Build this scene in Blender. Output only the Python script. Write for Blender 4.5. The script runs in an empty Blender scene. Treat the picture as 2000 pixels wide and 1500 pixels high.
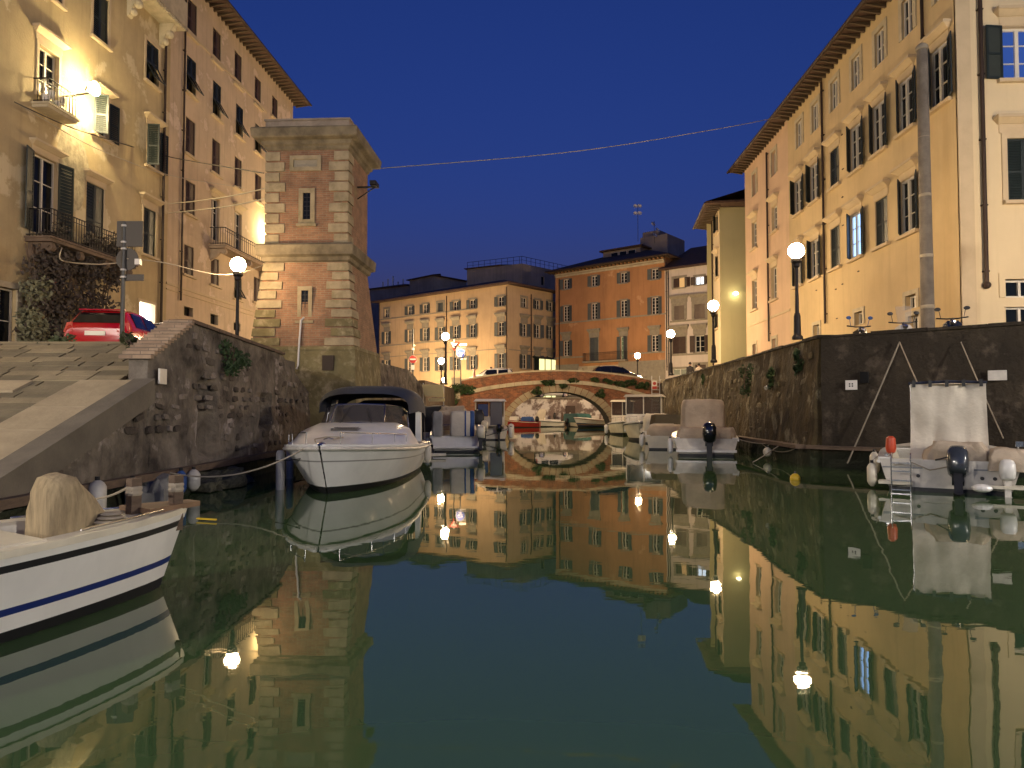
import bpy, bmesh, math, random
from mathutils import Vector, Matrix, noise
random.seed(7)
R = math.radians
SC = bpy.context.scene
COL = SC.collection
PI = math.pi

# ------------------------------------------------------------------ camera
FPX, CAMZ = 1380.0, 1.6
PITCH = math.atan(50/FPX)
cam = bpy.data.objects.new('camera', bpy.data.cameras.new('camera'))
COL.objects.link(cam)
cam.location = (0, 0, CAMZ)
cam.rotation_euler = (PI/2+PITCH, 0, 0)
cam.data.sensor_width = 36
cam.data.lens = 36*FPX/2000
cam.data.clip_start = 0.05
cam.data.clip_end = 2000
SC.camera = cam

# ------------------------------------------------------------------ dusk sky
W = bpy.data.worlds.new('World'); SC.world = W; W.use_nodes = True
wn = W.node_tree; wn.nodes.clear()
sky = wn.nodes.new('ShaderNodeTexSky'); sky.sky_type = 'NISHITA'; sky.sun_disc = False
sky.sun_elevation = R(-1.0); sky.sun_rotation = R(180); sky.altitude = 0
sky.air_density = 1.0; sky.dust_density = 0.3; sky.ozone_density = 5.2
hs = wn.nodes.new('ShaderNodeHueSaturation'); hs.inputs['Saturation'].default_value = 1.0
bg = wn.nodes.new('ShaderNodeBackground'); bg.inputs['Strength'].default_value = 0.132
wo = wn.nodes.new('ShaderNodeOutputWorld')
wn.links.new(sky.outputs[0], hs.inputs['Color']); wn.links.new(hs.outputs[0], bg.inputs['Color']); wn.links.new(bg.outputs[0], wo.inputs[0])

SC.view_settings.view_transform = 'Standard'; SC.view_settings.look = 'None'
SC.view_settings.exposure = 2.3; SC.view_settings.gamma = 1.0
SC.render.engine = 'CYCLES'
SC.cycles.use_denoising = True
SC.cycles.max_bounces = 6; SC.cycles.diffuse_bounces = 2; SC.cycles.glossy_bounces = 4
SC.cycles.transparent_max_bounces = 8
SC.cycles.caustics_reflective = False; SC.cycles.caustics_refractive = False
SC.cycles.sample_clamp_indirect = 4.0
LAMP = 100.0      # radiance of the globe lamps
WARM = (1.0, 0.70, 0.38)
COOL = (1.0, 0.90, 0.78)

# ------------------------------------------------------------------ pixel <-> place (photograph is 2000 x 1500)
def ray(u, v):
    x = (u-1000)/FPX; y = (750-v)/FPX
    return Vector((x, math.cos(PITCH)-y*math.sin(PITCH), math.sin(PITCH)+y*math.cos(PITCH)))
def at_y(u, v, Y):
    d = ray(u, v); return Vector((0, 0, CAMZ)) + d*(Y/d.y)
def at_z(u, v, z):
    d = ray(u, v); return Vector((0, 0, CAMZ)) + d*((z-CAMZ)/d.z)

# ------------------------------------------------------------------ materials
MATS = {}
def nd(nt, t, **kw):
    n = nt.nodes.new(t)
    for k, v in kw.items():
        if k in n.inputs: n.inputs[k].default_value = v
        else: setattr(n, k, v)
    return n
def mat(name, col, rough=0.6, metal=0.0, spec=0.5, var=0.0, vscale=3.0, bump=0.0, bscale=30.0, dark=None, emit=None, estr=0.0,
        stretch=(1, 1, 1), streak=0.0, coat=0.0, sss=None, dcol=None, dthr=(0.45, 0.7), dscale=1.2, obj=False, bdist=0.03, tide=None):
    """Principled material: base colour, broad colour variation, vertical stains, patches, fine relief."""
    if name in MATS: return MATS[name]
    m = bpy.data.materials.new(name); m.use_nodes = True; MATS[name] = m
    nt = m.node_tree; b = nt.nodes['Principled BSDF']; L = nt.links.new
    b.inputs['Roughness'].default_value = rough; b.inputs['Metallic'].default_value = metal
    b.inputs['Specular IOR Level'].default_value = spec
    if coat: b.inputs['Coat Weight'].default_value = coat; b.inputs['Coat Roughness'].default_value = 0.05
    b.inputs['Base Color'].default_value = (*col, 1)
    if emit:
        b.inputs['Emission Color'].default_value = (*emit, 1); b.inputs['Emission Strength'].default_value = estr
    if not (var or bump or streak or dcol): return m
    if obj:
        g = nd(nt, 'ShaderNodeTexCoord'); pos = g.outputs['Object']
    else:
        g = nd(nt, 'ShaderNodeNewGeometry'); pos = g.outputs['Position']
    mp = nd(nt, 'ShaderNodeMapping'); mp.inputs['Scale'].default_value = stretch
    L(pos, mp.inputs['Vector'])
    cur = None
    def mul(fac_out, c1, lo, hi, mode='MIX', amount=1.0):
        nonlocal cur
        rp = nd(nt, 'ShaderNodeMapRange'); rp.inputs['From Min'].default_value = lo; rp.inputs['From Max'].default_value = hi
        rp.inputs['To Max'].default_value = amount; rp.clamp = True
        L(fac_out, rp.inputs['Value'])
        mx = nd(nt, 'ShaderNodeMix', data_type='RGBA', blend_type='MIX')
        L(rp.outputs[0], mx.inputs[0])
        if cur is None: mx.inputs[6].default_value = (*col, 1)
        else: L(cur, mx.inputs[6])
        mx.inputs[7].default_value = (*c1, 1)
        cur = mx.outputs[2]
    if var:
        n1 = nd(nt, 'ShaderNodeTexNoise', Scale=vscale, Detail=6.0, Roughness=0.62); L(mp.outputs[0], n1.inputs['Vector'])
        dk = dark if dark else tuple(c*(1-var) for c in col)
        mul(n1.outputs[0], dk, 0.36, 0.68)
    if dcol:
        n3 = nd(nt, 'ShaderNodeTexNoise', Scale=dscale, Detail=9.0, Roughness=0.66); L(mp.outputs[0], n3.inputs['Vector'])
        mul(n3.outputs[0], dcol, *dthr)
    if streak:
        ms = nd(nt, 'ShaderNodeMapping'); ms.inputs['Scale'].default_value = (2.2, 2.2, 0.16); L(pos, ms.inputs['Vector'])
        n4 = nd(nt, 'ShaderNodeTexNoise', Scale=1.6, Detail=5.0, Roughness=0.6); L(ms.outputs[0], n4.inputs['Vector'])
        mul(n4.outputs[0], tuple(c*0.5 for c in (dark or col)), 0.5, 0.75, amount=streak)
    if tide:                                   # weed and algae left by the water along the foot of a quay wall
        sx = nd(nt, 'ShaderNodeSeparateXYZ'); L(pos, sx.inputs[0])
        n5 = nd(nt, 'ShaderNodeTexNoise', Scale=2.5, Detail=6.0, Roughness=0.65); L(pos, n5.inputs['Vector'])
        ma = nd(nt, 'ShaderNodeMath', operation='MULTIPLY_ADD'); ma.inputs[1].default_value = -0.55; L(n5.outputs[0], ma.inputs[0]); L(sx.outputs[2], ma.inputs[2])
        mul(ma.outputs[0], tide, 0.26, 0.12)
    if cur is not None: L(cur, b.inputs['Base Color'])
    if bump:
        n2 = nd(nt, 'ShaderNodeTexNoise', Scale=bscale, Detail=5.0, Roughness=0.6); L(mp.outputs[0], n2.inputs['Vector'])
        bp = nd(nt, 'ShaderNodeBump'); bp.inputs['Strength'].default_value = bump; bp.inputs['Distance'].default_value = bdist
        L(n2.outputs[0], bp.inputs['Height']); L(bp.outputs[0], b.inputs['Normal'])
    return m
def brick_mat(name, c1, c2, mortar, bw=0.25, bh=0.07, patch=None, pthr=(0.5, 0.7), pscale=0.7, low=None):
    if name in MATS: return MATS[name]
    m = bpy.data.materials.new(name); m.use_nodes = True; MATS[name] = m
    nt = m.node_tree; b = nt.nodes['Principled BSDF']; L = nt.links.new; b.inputs['Roughness'].default_value = 0.85
    tc = nd(nt, 'ShaderNodeTexCoord'); sp = nd(nt, 'ShaderNodeSeparateXYZ'); L(tc.outputs['Object'], sp.inputs[0])
    ad = nd(nt, 'ShaderNodeMath', operation='ADD'); L(sp.outputs[0], ad.inputs[0]); L(sp.outputs[1], ad.inputs[1])
    cb = nd(nt, 'ShaderNodeCombineXYZ'); L(ad.outputs[0], cb.inputs[0]); L(sp.outputs[2], cb.inputs[1])
    br = nd(nt, 'ShaderNodeTexBrick'); br.inputs['Scale'].default_value = 1.0
    br.inputs['Color1'].default_value = (*c1, 1); br.inputs['Color2'].default_value = (*c2, 1); br.inputs['Mortar'].default_value = (*mortar, 1)
    br.inputs['Brick Width'].default_value = bw; br.inputs['Row Height'].default_value = bh
    br.inputs['Mortar Size'].default_value = 0.009; br.inputs['Bias'].default_value = -0.1
    L(cb.outputs[0], br.inputs['Vector'])
    n = nd(nt, 'ShaderNodeTexNoise', Scale=2.2, Detail=7.0, Roughness=0.65); L(tc.outputs['Object'], n.inputs['Vector'])
    rp = nd(nt, 'ShaderNodeMapRange'); rp.inputs['From Min'].default_value = 0.3; rp.inputs['From Max'].default_value = 0.75
    rp.inputs['To Min'].default_value = 0.55; rp.inputs['To Max'].default_value = 1.15; L(n.outputs[0], rp.inputs['Value'])
    mx = nd(nt, 'ShaderNodeMix', data_type='RGBA', blend_type='MULTIPLY'); mx.inputs[0].default_value = 1
    L(br.outputs['Color'], mx.inputs[6]); L(rp.outputs[0], mx.inputs[7]); out = mx.outputs[2]
    if patch:
        n2 = nd(nt, 'ShaderNodeTexNoise', Scale=pscale, Detail=8.0, Roughness=0.65); L(tc.outputs['Object'], n2.inputs['Vector'])
        val = n2.outputs[0]
        if low is not None:     # damp and lichen gather on the lower courses
            r3 = nd(nt, 'ShaderNodeMapRange'); r3.inputs['From Min'].default_value = low[1]; r3.inputs['From Max'].default_value = low[0]
            r3.inputs['To Min'].default_value = -0.12; r3.inputs['To Max'].default_value = 0.24; L(sp.outputs[2], r3.inputs['Value'])
            a2 = nd(nt, 'ShaderNodeMath', operation='ADD'); L(val, a2.inputs[0]); L(r3.outputs[0], a2.inputs[1]); val = a2.outputs[0]
        r2 = nd(nt, 'ShaderNodeMapRange'); r2.inputs['From Min'].default_value = pthr[0]; r2.inputs['From Max'].default_value = pthr[1]; L(val, r2.inputs['Value'])
        m2 = nd(nt, 'ShaderNodeMix', data_type='RGBA'); L(r2.outputs[0], m2.inputs[0]); L(out, m2.inputs[6]); m2.inputs[7].default_value = (*patch, 1); out = m2.outputs[2]
    L(out, b.inputs['Base Color'])
    bp = nd(nt, 'ShaderNodeBump'); bp.inputs['Strength'].default_value = 0.8; bp.inputs['Distance'].default_value = 0.012; bp.invert = True
    L(br.outputs['Fac'], bp.inputs['Height']); L(bp.outputs[0], b.inputs['Normal'])
    return m
def lightmat(name, col, s):
    if name in MATS: return MATS[name]
    m = bpy.data.materials.new(name); m.use_nodes = True; MATS[name] = m
    nt = m.node_tree; nt.nodes.clear()
    e = nt.nodes.new('ShaderNodeEmission'); e.inputs[0].default_value = (*col, 1); e.inputs[1].default_value = s
    o = nt.nodes.new('ShaderNodeOutputMaterial'); nt.links.new(e.outputs[0], o.inputs[0]); return m
def glassmat(name, tint, alpha):
    if name in MATS: return MATS[name]
    m = bpy.data.materials.new(name); m.use_nodes = True; MATS[name] = m
    nt = m.node_tree; b = nt.nodes['Principled BSDF']
    b.inputs['Base Color'].default_value = (*tint, 1); b.inputs['Roughness'].default_value = 0.04; b.inputs['Alpha'].default_value = alpha
    return m

# ------------------------------------------------------------------ mesh builder
class MB:
    def __init__(s): s.v = []; s.f = []; s.m = []; s.mi = 0; s.X = None
    def _a(s, p):
        p = Vector(p)
        if s.X is not None: p = s.X @ p
        s.v.append(p); return len(s.v)-1
    def face(s, pts):
        s.f.append([s._a(p) for p in pts]); s.m.append(s.mi); return s
    def box(s, x0, x1, y0, y1, z0, z1):
        i = [s._a(p) for p in ((x0,y0,z0),(x1,y0,z0),(x1,y1,z0),(x0,y1,z0),(x0,y0,z1),(x1,y0,z1),(x1,y1,z1),(x0,y1,z1))]
        for q in ((0,3,2,1),(4,5,6,7),(0,1,5,4),(1,2,6,5),(2,3,7,6),(3,0,4,7)):
            s.f.append([i[k] for k in q]); s.m.append(s.mi)
        return s
    def hexa(s, b, t):                       # 4 bottom points, 4 top points
        i = [s._a(p) for p in list(b)+list(t)]
        for q in ((0,3,2,1),(4,5,6,7),(0,1,5,4),(1,2,6,5),(2,3,7,6),(3,0,4,7)):
            s.f.append([i[k] for k in q]); s.m.append(s.mi)
        return s
    def loft(s, rings, closed=True, cap0=True, cap1=True):
        ids = [[s._a(p) for p in r] for r in rings]; n = len(rings[0])
        for a, b in zip(ids, ids[1:]):
            for k in range(n if closed else n-1):
                s.f.append([a[k], a[(k+1) % n], b[(k+1) % n], b[k]]); s.m.append(s.mi)
        if closed and cap0: s.f.append(ids[0][::-1]); s.m.append(s.mi)
        if closed and cap1: s.f.append(ids[-1][:]); s.m.append(s.mi)
        return s
    def prism(s, pts, off):                  # polygon pts extruded by a vector
        off = Vector(off); return s.loft([[Vector(p) for p in pts], [Vector(p)+off for p in pts]])
    def tube(s, path, r, n=6, r1=None):
        P = [Vector(p) for p in path]; rings = []
        for i, p in enumerate(P):
            t = (P[min(i+1, len(P)-1)]-P[max(i-1, 0)]).normalized()
            a = t.orthogonal().normalized() if abs(t.z) > 0.95 else Vector((0,0,1)).cross(t).normalized()
            b = t.cross(a); rr = r if r1 is None else r+(r1-r)*i/(len(P)-1)
            rings.append([p+a*math.cos(2*PI*k/n)*rr+b*math.sin(2*PI*k/n)*rr for k in range(n)])
        return s.loft(rings)
    def lathe(s, prof, n=12, c=(0,0,0)):
        c = Vector(c)
        return s.loft([[c+Vector((r*math.cos(2*PI*k/n), r*math.sin(2*PI*k/n), z)) for k in range(n)] for r, z in prof])
    def ball(s, c, r, n=12, m=8, sx=1, sy=1, sz=1):
        c = Vector(c); rings = []
        for j in range(m+1):
            a = -PI/2+PI*j/m; q = max(math.cos(a), 0.02)
            rings.append([c+Vector((sx*r*q*math.cos(2*PI*k/n), sy*r*q*math.sin(2*PI*k/n), sz*r*math.sin(a))) for k in range(n)])
        return s.loft(rings)
    def mesh(s, name, mats, smooth=None):
        me = bpy.data.meshes.new(name); me.from_pydata([tuple(v) for v in s.v], [], s.f)
        for mt in (mats if isinstance(mats, (list, tuple)) else [mats]): me.materials.append(mt)
        me.polygons.foreach_set('material_index', s.m)
        bm = bmesh.new(); bm.from_mesh(me); bmesh.ops.recalc_face_normals(bm, faces=bm.faces); bm.to_mesh(me); bm.free()
        if smooth:
            me.polygons.foreach_set('use_smooth', [True]*len(me.polygons)); me.set_sharp_from_angle(angle=R(smooth))
        me.update(); return me
    def build(s, name, mats, parent=None, loc=(0,0,0), rz=0, smooth=None):
        return put(name, s.mesh(name, mats, smooth), parent, loc, rz)
def put(name, me, parent=None, loc=(0,0,0), rz=0, rx=0):
    o = bpy.data.objects.new(name, me); COL.objects.link(o); o.parent = parent
    o.location = loc; o.rotation_euler = (rx, 0, rz); return o
def tag(o, label=None, cat=None, group=None, kind=None):
    if label: o['label'] = label
    if cat: o['category'] = cat
    if group: o['group'] = group
    if kind: o['kind'] = kind
    return o
def thing(name, label, cat, loc=(0,0,0), rz=0, group=None):
    return tag(put(name, None, None, loc, rz), label, cat, group)
def copy_tree(o, parent=None):
    c = o.copy(); COL.objects.link(c); c.parent = parent
    for ch in [x for x in bpy.data.objects if x.parent == o]: copy_tree(ch, c)
    return c
def sag(a, b, s, n=14):
    a = Vector(a); b = Vector(b); return [a.lerp(b, i/n)-Vector((0,0,4*s*(i/n)*(1-i/n))) for i in range(n+1)]

# ------------------------------------------------------------------ palette
M = dict(
 yellow = mat('plaster_yellow', (0.59,0.44,0.235), 0.9, var=0.16, vscale=0.5, bump=0.12, bscale=25, streak=0.26),
 yellow2 = mat('plaster_pale', (0.66,0.53,0.33), 0.9, var=0.1, vscale=0.5, bump=0.12, bscale=25, streak=0.12),
 pinkish = mat('plaster_pinkish', (0.62,0.43,0.28), 0.9, var=0.14, vscale=0.5, bump=0.12, bscale=25, streak=0.18),
 left1 = mat('plaster_ochre', (0.50,0.385,0.21), 0.92, var=0.26, vscale=0.5, bump=0.3, bscale=12, streak=0.4, dcol=(0.56,0.46,0.29), dthr=(0.56,0.60), dscale=0.5),
 left2 = mat('plaster_rose', (0.59,0.45,0.305), 0.92, var=0.24, vscale=0.5, bump=0.25, bscale=12, streak=0.42, dcol=(0.66,0.52,0.39), dthr=(0.57,0.61), dscale=0.5),
 ochre = mat('plaster_sand', (0.56,0.39,0.22), 0.9, var=0.2, vscale=0.35, bump=0.1, bscale=15, streak=0.35),
 orange = mat('plaster_orange', (0.44,0.215,0.09), 0.9, var=0.24, vscale=0.35, bump=0.1, bscale=15, streak=0.42, dcol=(0.50,0.28,0.14), dthr=(0.60,0.64), dscale=0.4),
 white = mat('plaster_white', (0.62,0.53,0.44), 0.9, var=0.14, vscale=0.4, bump=0.1, bscale=15, streak=0.3),
 green = mat('plaster_greenish', (0.47,0.42,0.23), 0.9, var=0.12, vscale=0.3, bump=0.1, bscale=15, streak=0.15),
 grey = mat('plaster_grey', (0.33,0.27,0.22), 0.9, var=0.3, vscale=0.5, bump=0.1, streak=0.5),
 stone = mat('grey_stone', (0.30,0.26,0.19), 0.85, var=0.25, vscale=3, bump=0.3, bscale=20),
 palestone = mat('pale_stone', (0.52,0.44,0.30), 0.85, var=0.28, vscale=2, bump=0.4, bscale=15),
 trim = mat('painted_trim', (0.55,0.43,0.27), 0.85, var=0.12, vscale=2, bump=0.1),
 quoin = mat('quoin_stone', (0.37,0.30,0.185), 0.9, var=0.4, vscale=1.8, bump=0.8, bscale=9, dcol=(0.19,0.16,0.08), dthr=(0.53,0.72), dscale=1.3),
 mossy = mat('mossy_stone', (0.20,0.165,0.075), 0.92, var=0.5, vscale=1.2, bump=1.0, bscale=6, dcol=(0.36,0.30,0.18), dthr=(0.5,0.7), dscale=2.5),
 weathered = mat('weathered_stone', (0.23,0.185,0.115), 0.92, var=0.6, vscale=1.5, bump=0.9, bscale=8, dcol=(0.10,0.08,0.05), dthr=(0.52,0.7), dscale=1.6),
 roof = mat('roof_tile', (0.10,0.055,0.035), 0.9, var=0.4, vscale=4, bump=0.6, bscale=14),
 soffit = mat('roof_timber', (0.10,0.066,0.036), 0.85, var=0.3, vscale=3),
 shut = mat('shutter_green', (0.012,0.02,0.016), 0.5, var=0.3),
 shutblue = mat('shutter_slate', (0.075,0.085,0.085), 0.6, var=0.2),
 shutbrown = mat('shutter_brown', (0.06,0.032,0.02), 0.6, var=0.3),
 wframe = mat('window_white', (0.62,0.57,0.48), 0.5),
 pane = mat('window_glass', (0.008,0.010,0.012), 0.12, spec=0.22),
 iron = mat('wrought_iron', (0.016,0.013,0.011), 0.55, metal=0.4, var=0.3),
 pole = mat('pole_grey', (0.10,0.10,0.095), 0.5, metal=0.6, var=0.2),
 pipe = mat('downpipe_copper', (0.055,0.035,0.025), 0.6, metal=0.5, var=0.3),
 road = mat('paving', (0.14,0.12,0.10), 0.9, var=0.3, vscale=1.5, bump=0.4, bscale=12),
 slab = mat('ramp_slab', (0.23,0.185,0.11), 0.9, var=0.35, vscale=1.2, bump=0.6, bscale=9),
 coping = mat('coping_stone', (0.40,0.32,0.20), 0.88, var=0.3, vscale=1.5, bump=0.5, bscale=10),
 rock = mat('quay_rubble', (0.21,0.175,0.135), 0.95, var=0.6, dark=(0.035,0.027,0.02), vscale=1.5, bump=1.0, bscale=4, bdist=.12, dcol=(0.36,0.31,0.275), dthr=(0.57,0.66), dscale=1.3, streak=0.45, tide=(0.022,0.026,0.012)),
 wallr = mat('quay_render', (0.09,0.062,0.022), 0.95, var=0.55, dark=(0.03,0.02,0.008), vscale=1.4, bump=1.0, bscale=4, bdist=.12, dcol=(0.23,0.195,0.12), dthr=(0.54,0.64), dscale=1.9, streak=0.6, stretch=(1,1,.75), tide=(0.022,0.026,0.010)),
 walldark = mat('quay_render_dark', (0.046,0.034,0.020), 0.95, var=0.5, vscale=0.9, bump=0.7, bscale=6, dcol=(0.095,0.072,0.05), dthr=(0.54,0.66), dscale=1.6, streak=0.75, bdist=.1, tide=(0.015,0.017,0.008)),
 farwall = mat('peeling_wall', (0.27,0.20,0.17), 0.95, var=0.5, vscale=1.2, bump=0.6, dcol=(0.72,0.67,0.62), dthr=(0.48,0.56), dscale=0.9),
 gel = mat('gelcoat_white', (0.74,0.72,0.68), 0.3, var=0.12, vscale=1.6, coat=0.25, streak=0.16, bump=0.05, bscale=4),
 gel2 = mat('gelcoat_cream', (0.68,0.62,0.49), 0.34, var=0.2, vscale=2.2, coat=0.2, streak=0.22),
 dirtywhite = mat('weathered_white', (0.60,0.56,0.49), 0.45, var=0.28, vscale=3.0),
 black = mat('black_rubber', (0.012,0.012,0.013), 0.45),
 blackgloss = mat('black_gloss', (0.008,0.008,0.009), 0.12, coat=0.6),
 navy = mat('navy_canvas', (0.016,0.022,0.045), 0.8, var=0.3, bump=0.2),
 stripe = mat('blue_stripe', (0.012,0.025,0.13), 0.35),
 canvas = mat('tan_canvas', (0.46,0.37,0.27), 0.88, var=0.22, vscale=2.5, bump=0.8, bscale=3.5, bdist=.06),
 canvasw = mat('white_canvas', (0.60,0.54,0.44), 0.88, var=0.16, vscale=2.5, bump=0.7, bscale=3, bdist=.05),
 canvasg = mat('olive_canvas', (0.20,0.17,0.11), 0.85, var=0.2),
 teal = mat('teal_canvas', (0.012,0.07,0.065), 0.8, var=0.3, bump=0.3, bscale=6),
 bluetarp = mat('blue_canvas', (0.02,0.07,0.24), 0.7, var=0.2),
 redboat = mat('red_paint', (0.30,0.02,0.015), 0.35, var=0.2),
 wood = mat('weathered_wood', (0.15,0.10,0.065), 0.85, var=0.4, vscale=4, bump=0.4, stretch=(1,1,4)),
 teak = mat('teak', (0.22,0.13,0.07), 0.7, var=0.35, vscale=6),
 rope = mat('rope', (0.32,0.27,0.20), 0.9),
 chrome = mat('steel', (0.55,0.55,0.55), 0.22, metal=1.0),
 grayplastic = mat('grey_plastic', (0.22,0.23,0.24), 0.4),
 red = mat('car_red', (0.42,0.006,0.012), 0.25, coat=0.8),
 carwhite = mat('car_white', (0.62,0.60,0.56), 0.25, coat=0.7),
 cardark = mat('car_dark', (0.012,0.013,0.016), 0.2, coat=0.8),
 tyre = mat('tyre', (0.012,0.012,0.012), 0.8),
 carglass = mat('car_glass', (0.008,0.009,0.010), 0.05, spec=0.7),
 plate = mat('number_plate', (0.62,0.60,0.50), 0.4),
 tail = mat('tail_lamp', (0.55,0.10,0.08), 0.2, coat=0.5),
 leaf = mat('leaf_green', (0.045,0.085,0.022), 0.7, var=0.5, vscale=6),
 leafy = mat('leaf_pale', (0.11,0.13,0.05), 0.7, var=0.5, vscale=6),
 ivy = mat('dry_creeper', (0.095,0.075,0.06), 0.9, var=0.5, vscale=5),
 signback = mat('sign_back', (0.055,0.05,0.045), 0.6, metal=0.2),
 signwhite = mat('sign_white', (0.7,0.66,0.6), 0.4),
 signred = mat('sign_red', (0.45,0.03,0.02), 0.4),
 signblue = mat('sign_blue', (0.02,0.05,0.28), 0.4),
 orange_p = mat('orange_plastic', (0.50,0.06,0.02), 0.4),
 yellow_p = mat('yellow_plastic', (0.65,0.42,0.02), 0.4),
 cream_p = mat('cream_board', (0.62,0.52,0.27), 0.7, var=0.1),
 skin = mat('skin', (0.45,0.27,0.19), 0.6),
 cloth_dark = mat('dark_cloth', (0.02,0.018,0.02), 0.9),
 cloth_blue = mat('blue_cloth', (0.02,0.03,0.08), 0.9),
 cloth_pale = mat('pale_cloth', (0.42,0.36,0.30), 0.9),
 hair = mat('dark_hair', (0.015,0.011,0.009), 0.8),
 ferry = mat('metal_white_paint', (0.55,0.53,0.5), 0.4),
)
M['tbrick'] = brick_mat('tower_brick', (0.34,0.17,0.09), (0.25,0.125,0.07), (0.30,0.235,0.15), 0.26, 0.075, patch=(0.28,0.22,0.105), pthr=(0.5,0.66), pscale=0.9, low=(0.0,5.2))
M['bbrick'] = brick_mat('bridge_brick', (0.36,0.125,0.05), (0.17,0.06,0.03), (0.30,0.20,0.12), 0.30, 0.10, patch=(0.13,0.075,0.045), pthr=(0.52,0.64), pscale=1.6)
M['cbrick'] = brick_mat('coping_brick', (0.44,0.31,0.20), (0.30,0.20,0.13), (0.22,0.17,0.12), 0.4, 0.075)
GLOBE = lightmat('lamp_globe_lit', WARM, LAMP)
CLEAR = glassmat('clear_glass', (0.35,0.36,0.36), 0.30)
SMOKE = glassmat('smoked_glass', (0.10,0.085,0.075), 0.62)
# ================================================================== SETTING
ZL, ZR, ZF = 3.05, 2.95, 2.9           # street levels: left quay, right quay, far quay
def water_material():
    m = bpy.data.materials.new('canal_water'); m.use_nodes = True
    nt = m.node_tree; b = nt.nodes['Principled BSDF']; L = nt.links.new
    b.inputs['Base Color'].default_value = (0.046, 0.089, 0.034, 1); b.inputs['Roughness'].default_value = 0.015
    b.inputs['IOR'].default_value = 1.55
    g = nd(nt, 'ShaderNodeNewGeometry'); mp = nd(nt, 'ShaderNodeMapping'); mp.inputs['Scale'].default_value = (1.0, 0.45, 1); L(g.outputs['Position'], mp.inputs['Vector'])
    n1 = nd(nt, 'ShaderNodeTexNoise', Scale=1.1, Detail=2.0, Roughness=0.5); L(mp.outputs[0], n1.inputs['Vector'])
    mp2 = nd(nt, 'ShaderNodeMapping'); mp2.inputs['Scale'].default_value = (1.0, 2.4, 1); L(g.outputs['Position'], mp2.inputs['Vector'])
    n2 = nd(nt, 'ShaderNodeTexNoise', Scale=2.6, Detail=2.0, Roughness=0.5); L(mp2.outputs[0], n2.inputs['Vector'])
    b1 = nd(nt, 'ShaderNodeBump'); b1.inputs['Strength'].default_value = 1.0; b1.inputs['Distance'].default_value = 0.0035; L(n1.outputs[0], b1.inputs['Height'])
    b2 = nd(nt, 'ShaderNodeBump'); b2.inputs['Strength'].default_value = 1.0; b2.inputs['Distance'].default_value = 0.00035; L(n2.outputs[0], b2.inputs['Height']); L(b1.outputs[0], b2.inputs['Normal'])
    L(b2.outputs[0], b.inputs['Normal']); return m
tag(MB().face([(-300,-200,0),(300,-200,0),(300,500,0),(-300,500,0)]).build('water', water_material()), kind='structure')

def slab_ground(name, pts, z, m=None, zb=-1.5):
    b = MB(); b.prism([(x, y, zb) for x, y in pts], (0, 0, z-zb))
    return tag(b.build(name, m or M['road']), kind='structure')
slab_ground('quay_street_left', [(-6.62,15.0),(-6.62,21.5),(-8.4,23.6),(-8.4,26.4),(-5.75,26.6),(-4.75,50),(-4.6,58),(-80,58),(-80,-60),(-14,-60),(-14,15)], ZL)
slab_ground('quay_street_right', [(9.1,20.2),(11.2,50),(12,58),(12,300),(120,300),(120,-60),(16.4,-60),(16.4,13.6),(12.5,17.2)], ZR)
slab_ground('quay_street_far', [(-160,74.3),(11.98,74.3),(11.98,400),(-160,400)], ZF)

def rough_wall(name, pts, z0, z1, m, label, res=0.3, amp=0.05, batter=0.0, thick=0.35, side=1, ztop=None, holes=()):
    """quay wall along a polyline; faces to the right of the travel direction * side; uneven face, flat top"""
    b = MB(); cols = []
    P = [Vector((x, y, 0)) for x, y in pts]; acc = 0
    seq = []
    for a, c in zip(P, P[1:]):
        n = max(2, int((c-a).length/res)); t = (c-a).normalized()
        for i in range(n): seq.append((a.lerp(c, i/n), t))
    seq.append((P[-1], (P[-1]-P[-2]).normalized()))
    rings = []
    for k, (p, t) in enumerate(seq):
        nrm = Vector((t.y, -t.x, 0))*side
        zt = z1 if ztop is None else ztop(p)
        nz = max(4, int((zt-z0)/res)); col = []
        nz = 20
        for j in range(nz+1):
            z = z0+(zt-z0)*j/nz
            q = p + nrm*(batter*(1-j/nz)) + Vector((0, 0, z))
            d = (noise.noise(q*1.3)+0.5*noise.noise(q*3.7))*amp
            if j == nz: d *= 0.3
            for y0, y1, h0, h1, dp in holes:
                if y0 < q.y < y1 and h0 < z < h1: d -= dp
            col.append(q+nrm*d)
        top = p - nrm*thick
        col.append(top+Vector((0,0,zt))); col.append(top+Vector((0,0,z0)))
        rings.append(col)
    b.loft(rings, closed=True)
    return tag(b.build(name, m, smooth=50), label, 'wall')

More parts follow.
